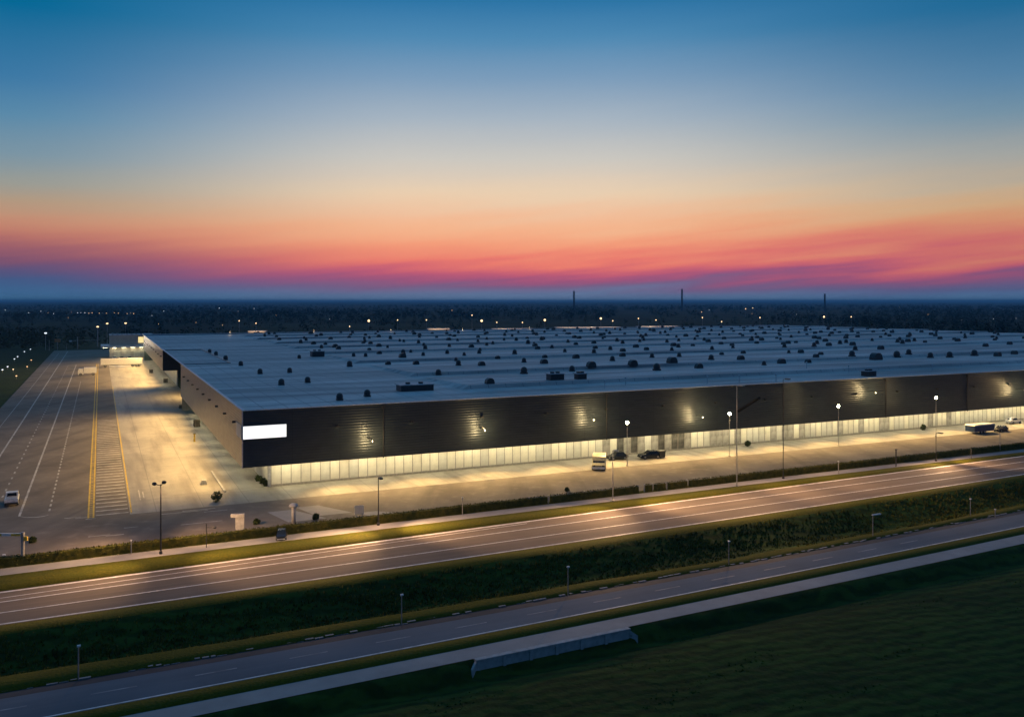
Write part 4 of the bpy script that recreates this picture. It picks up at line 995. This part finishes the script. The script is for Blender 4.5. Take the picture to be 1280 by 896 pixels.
for _ in range(10): towns.append((tl.uniform(0, 330) if tl.random() < .6 else tl.uniform(850, 1280), tl.uniform(384, 397)))
octa = {}
for i, (u, v) in enumerate(towns):
    z = 7.0; Y = F_PX * (CAM_H - z) / (v - HOR); mt = 'far_amber' if (120 < u < 170 and v > 391) or tl.random() < .35 else 'far_white'
    sz = Y / F_PX * tl.uniform(.30, .62)
    if mt not in octa:
        m = MB(); m.add([(1, 0, 0), (-1, 0, 0), (0, 1, 0), (0, -1, 0), (0, 0, .8), (0, 0, -.8)], [(0, 2, 4), (2, 1, 4), (1, 3, 4), (3, 0, 4), (2, 0, 5), (1, 2, 5), (3, 1, 5), (0, 3, 5)])
        o = octa[mt] = m.build('town_lamp', mt)
    else: o = octa[mt].copy(); col.objects.link(o)
    o.location = ((u - CU) / F_PX * Y, Y, z); o.scale = (sz, sz, sz)
    tag(o, 'tiny amber lamp of the far town in the dark country' if mt == 'far_amber' else 'tiny white lamp of the far town in the dark country', 'lamp', 'amber lamps of the far town' if mt == 'far_amber' else 'white lamps of the far town')

# ------------------------------------------------------------------ culvert wall
cw = thing('culvert_wall', G(690, 813, ZL), TH + R(-1.5), 'low pale concrete culvert wall between the path and the dark field', 'wall')
a, b = CA, CB; dv = (b - a); ln = dv.length; ang = math.atan2(dv.y, dv.x); cw.location = (a + b) / 2; cw.rotation_euler = (0, 0, ang)
hl = ln / 2
m = MB(); n_ = 6; pw_ = ln / n_
for i in range(n_):
    x0 = -hl + i * pw_; m.box(x0 + .02, x0 + pw_ - .02, -.35, 0, -1.25, .02)
m.build('wall_panel', 'concrete', cw)
for i in range(1, n_):
    x0 = -hl + i * pw_; m = MB(); m.box(x0 - .14, x0 + .14, -.47, -.352, -1.25, -.02); m.build('buttress', 'concrete', cw)
m = MB(); m.box(-hl - .1, hl + .1, -.42, .06, .022, .14); m.build('coping', 'concrete', cw)
for sg_ in (-1, 1):
    m = MB(); m.add([(sg_ * hl, -.35, -1.2), (sg_ * (hl + .6), -.8, -1.2), (sg_ * (hl + .6), -.5, -1.2), (sg_ * hl, 0, -1.2), (sg_ * hl, -.35, .02), (sg_ * (hl + .6), -.8, -.45), (sg_ * (hl + .6), -.5, -.45), (sg_ * hl, 0, .02)], [(0, 1, 5, 4), (1, 2, 6, 5), (2, 3, 7, 6), (4, 5, 6, 7), (3, 0, 4, 7)]); m.build('wing_wall', 'concrete', cw)

# ------------------------------------------------------------------ rough grass and crop (uncountable)
def tufts(m, n, pick_, hmin, hmax, q, wd):
    for _ in range(n):
        s, d, z = pick_(q); c = P(s, d, z); h = q.uniform(hmin, hmax)
        for _b in range(4):
            a = q.uniform(0, 6.283); o = Vector((math.cos(a), math.sin(a), 0)); l = o * q.uniform(.1, .5) * h; w_ = Vector((-o.y, o.x, 0)) * wd * q.uniform(.6, 1.3); b0 = c + o * q.uniform(0, .15)
            m.add([b0 - w_, b0 + w_, b0 + l + Vector((0, 0, h)) + w_ * .2], [(0, 1, 2)])
def zprof(s, d):
    rows = profile(s)
    for (d0, z0), (d1, z1) in zip(rows[:-1], rows[1:]):
        if d0 <= d <= d1: return z0 + (z1 - z0) * (d - d0) / max(1e-6, d1 - d0)
    return 0
def pick_ditch(q):
    while True:
        s = q.uniform(-75, 230); t = q.betavariate(1.6, 1.3); d = lerp(cJ(s), cI(s), .05 + .88 * t)
        if mnoise.noise(Vector((s * .15, d * .5, 3))) > -.25 or q.random() < .3: return s, d, zprof(s, d) - .08
m = MB(); tufts(m, 17000, pick_ditch, .14, .40, random.Random(21), .10)
tag(m.build('rough_grass', 'tall_grass'), 'dark rough grass on the embankment below the lit road', 'grass', kind='stuff')
def pick_field(q):
    while True:
        s = q.uniform(-50, 150); d = q.uniform(-125, cN(s) - .6)
        p = P(s, d)
        if p.y > 45 and abs(p.x / p.y) < .68 : return s, d, zprof(s, d) - .08
m = MB(); tufts(m, 9000, pick_field, .03, .09, random.Random(22), .10)
tag(m.build('field_crop', 'crop_leaf'), 'dark green field growth in faint rows in the foreground', 'field growth', kind='stuff')

# ------------------------------------------------------------------ far woods
q = random.Random(31); m = MB()
def clump(x, y, r_, h, n, sz):
    for _ in range(n):
        a = q.uniform(0, 6.283); e = q.random(); rr = r_ * math.sqrt(q.random()) * (1.0 if e < .6 else (1.4 - e)); zz = h * (.08 + .92 * e)
        c = Vector((x + math.cos(a) * rr, y + math.sin(a) * rr, zz - 1)); a1 = Vector((q.uniform(-1, 1), q.uniform(-1, 1), q.uniform(-.6, .6))).normalized(); a2 = a1.cross(Vector((q.uniform(-1, 1), q.uniform(-1, 1), 1.0))).normalized(); t = sz * q.uniform(.6, 1.3)
        m.add([c - a1 * t, c + a2 * t * .8, c + a1 * t, c - a2 * t * .8], [(0, 1, 2, 3)])
cnt = 0
while cnt < 5200:
    Y = 520 * math.exp(q.random() * 2.8); X = q.uniform(-.72, .72) * Y
    s, d = L((X, Y))
    if -55 < s < 425 and d < 436: continue
    f = mnoise.noise(Vector((X * .0016, Y * .0007, 2))) + .35 * mnoise.noise(Vector((X * .006, Y * .003, 5)))
    if f < -.12 and q.random() < .93: continue
    if Y < 640 and X > -150 and q.random() < .7: continue
    hgt = q.uniform(6, 13); nn = 34 if Y < 1500 else 16 if Y < 3000 else 10
    clump(X, Y, hgt * .42 * (1 if Y < 1500 else 1.7), hgt, nn, .9 if Y < 1500 else 1.9 if Y < 3000 else 3.6); cnt += 1
tag(m.build('far_woods', 'wood_leaf'), 'dark woods and tree belts covering the country beyond the warehouse', 'wood', kind='stuff')

# ------------------------------------------------------------------ haze: one closed box of even, thin air
m = MB(); m.box(-32000, 32000, -32000, 32000, -9.5, 66.0)
k = bpy.data.materials.new('thin_air'); k.use_nodes = True; k.node_tree.nodes.clear()
pv = k.node_tree.nodes.new('ShaderNodeVolumePrincipled'); pv.inputs['Color'].default_value = (0.32, 0.70, 1.0, 1); pv.inputs['Density'].default_value = 1.1e-4
ho = k.node_tree.nodes.new('ShaderNodeOutputMaterial'); k.node_tree.links.new(pv.outputs[0], ho.inputs['Volume'])
tag(m.build('haze', k), 'thin blue evening air fading the far country', kind='stuff')
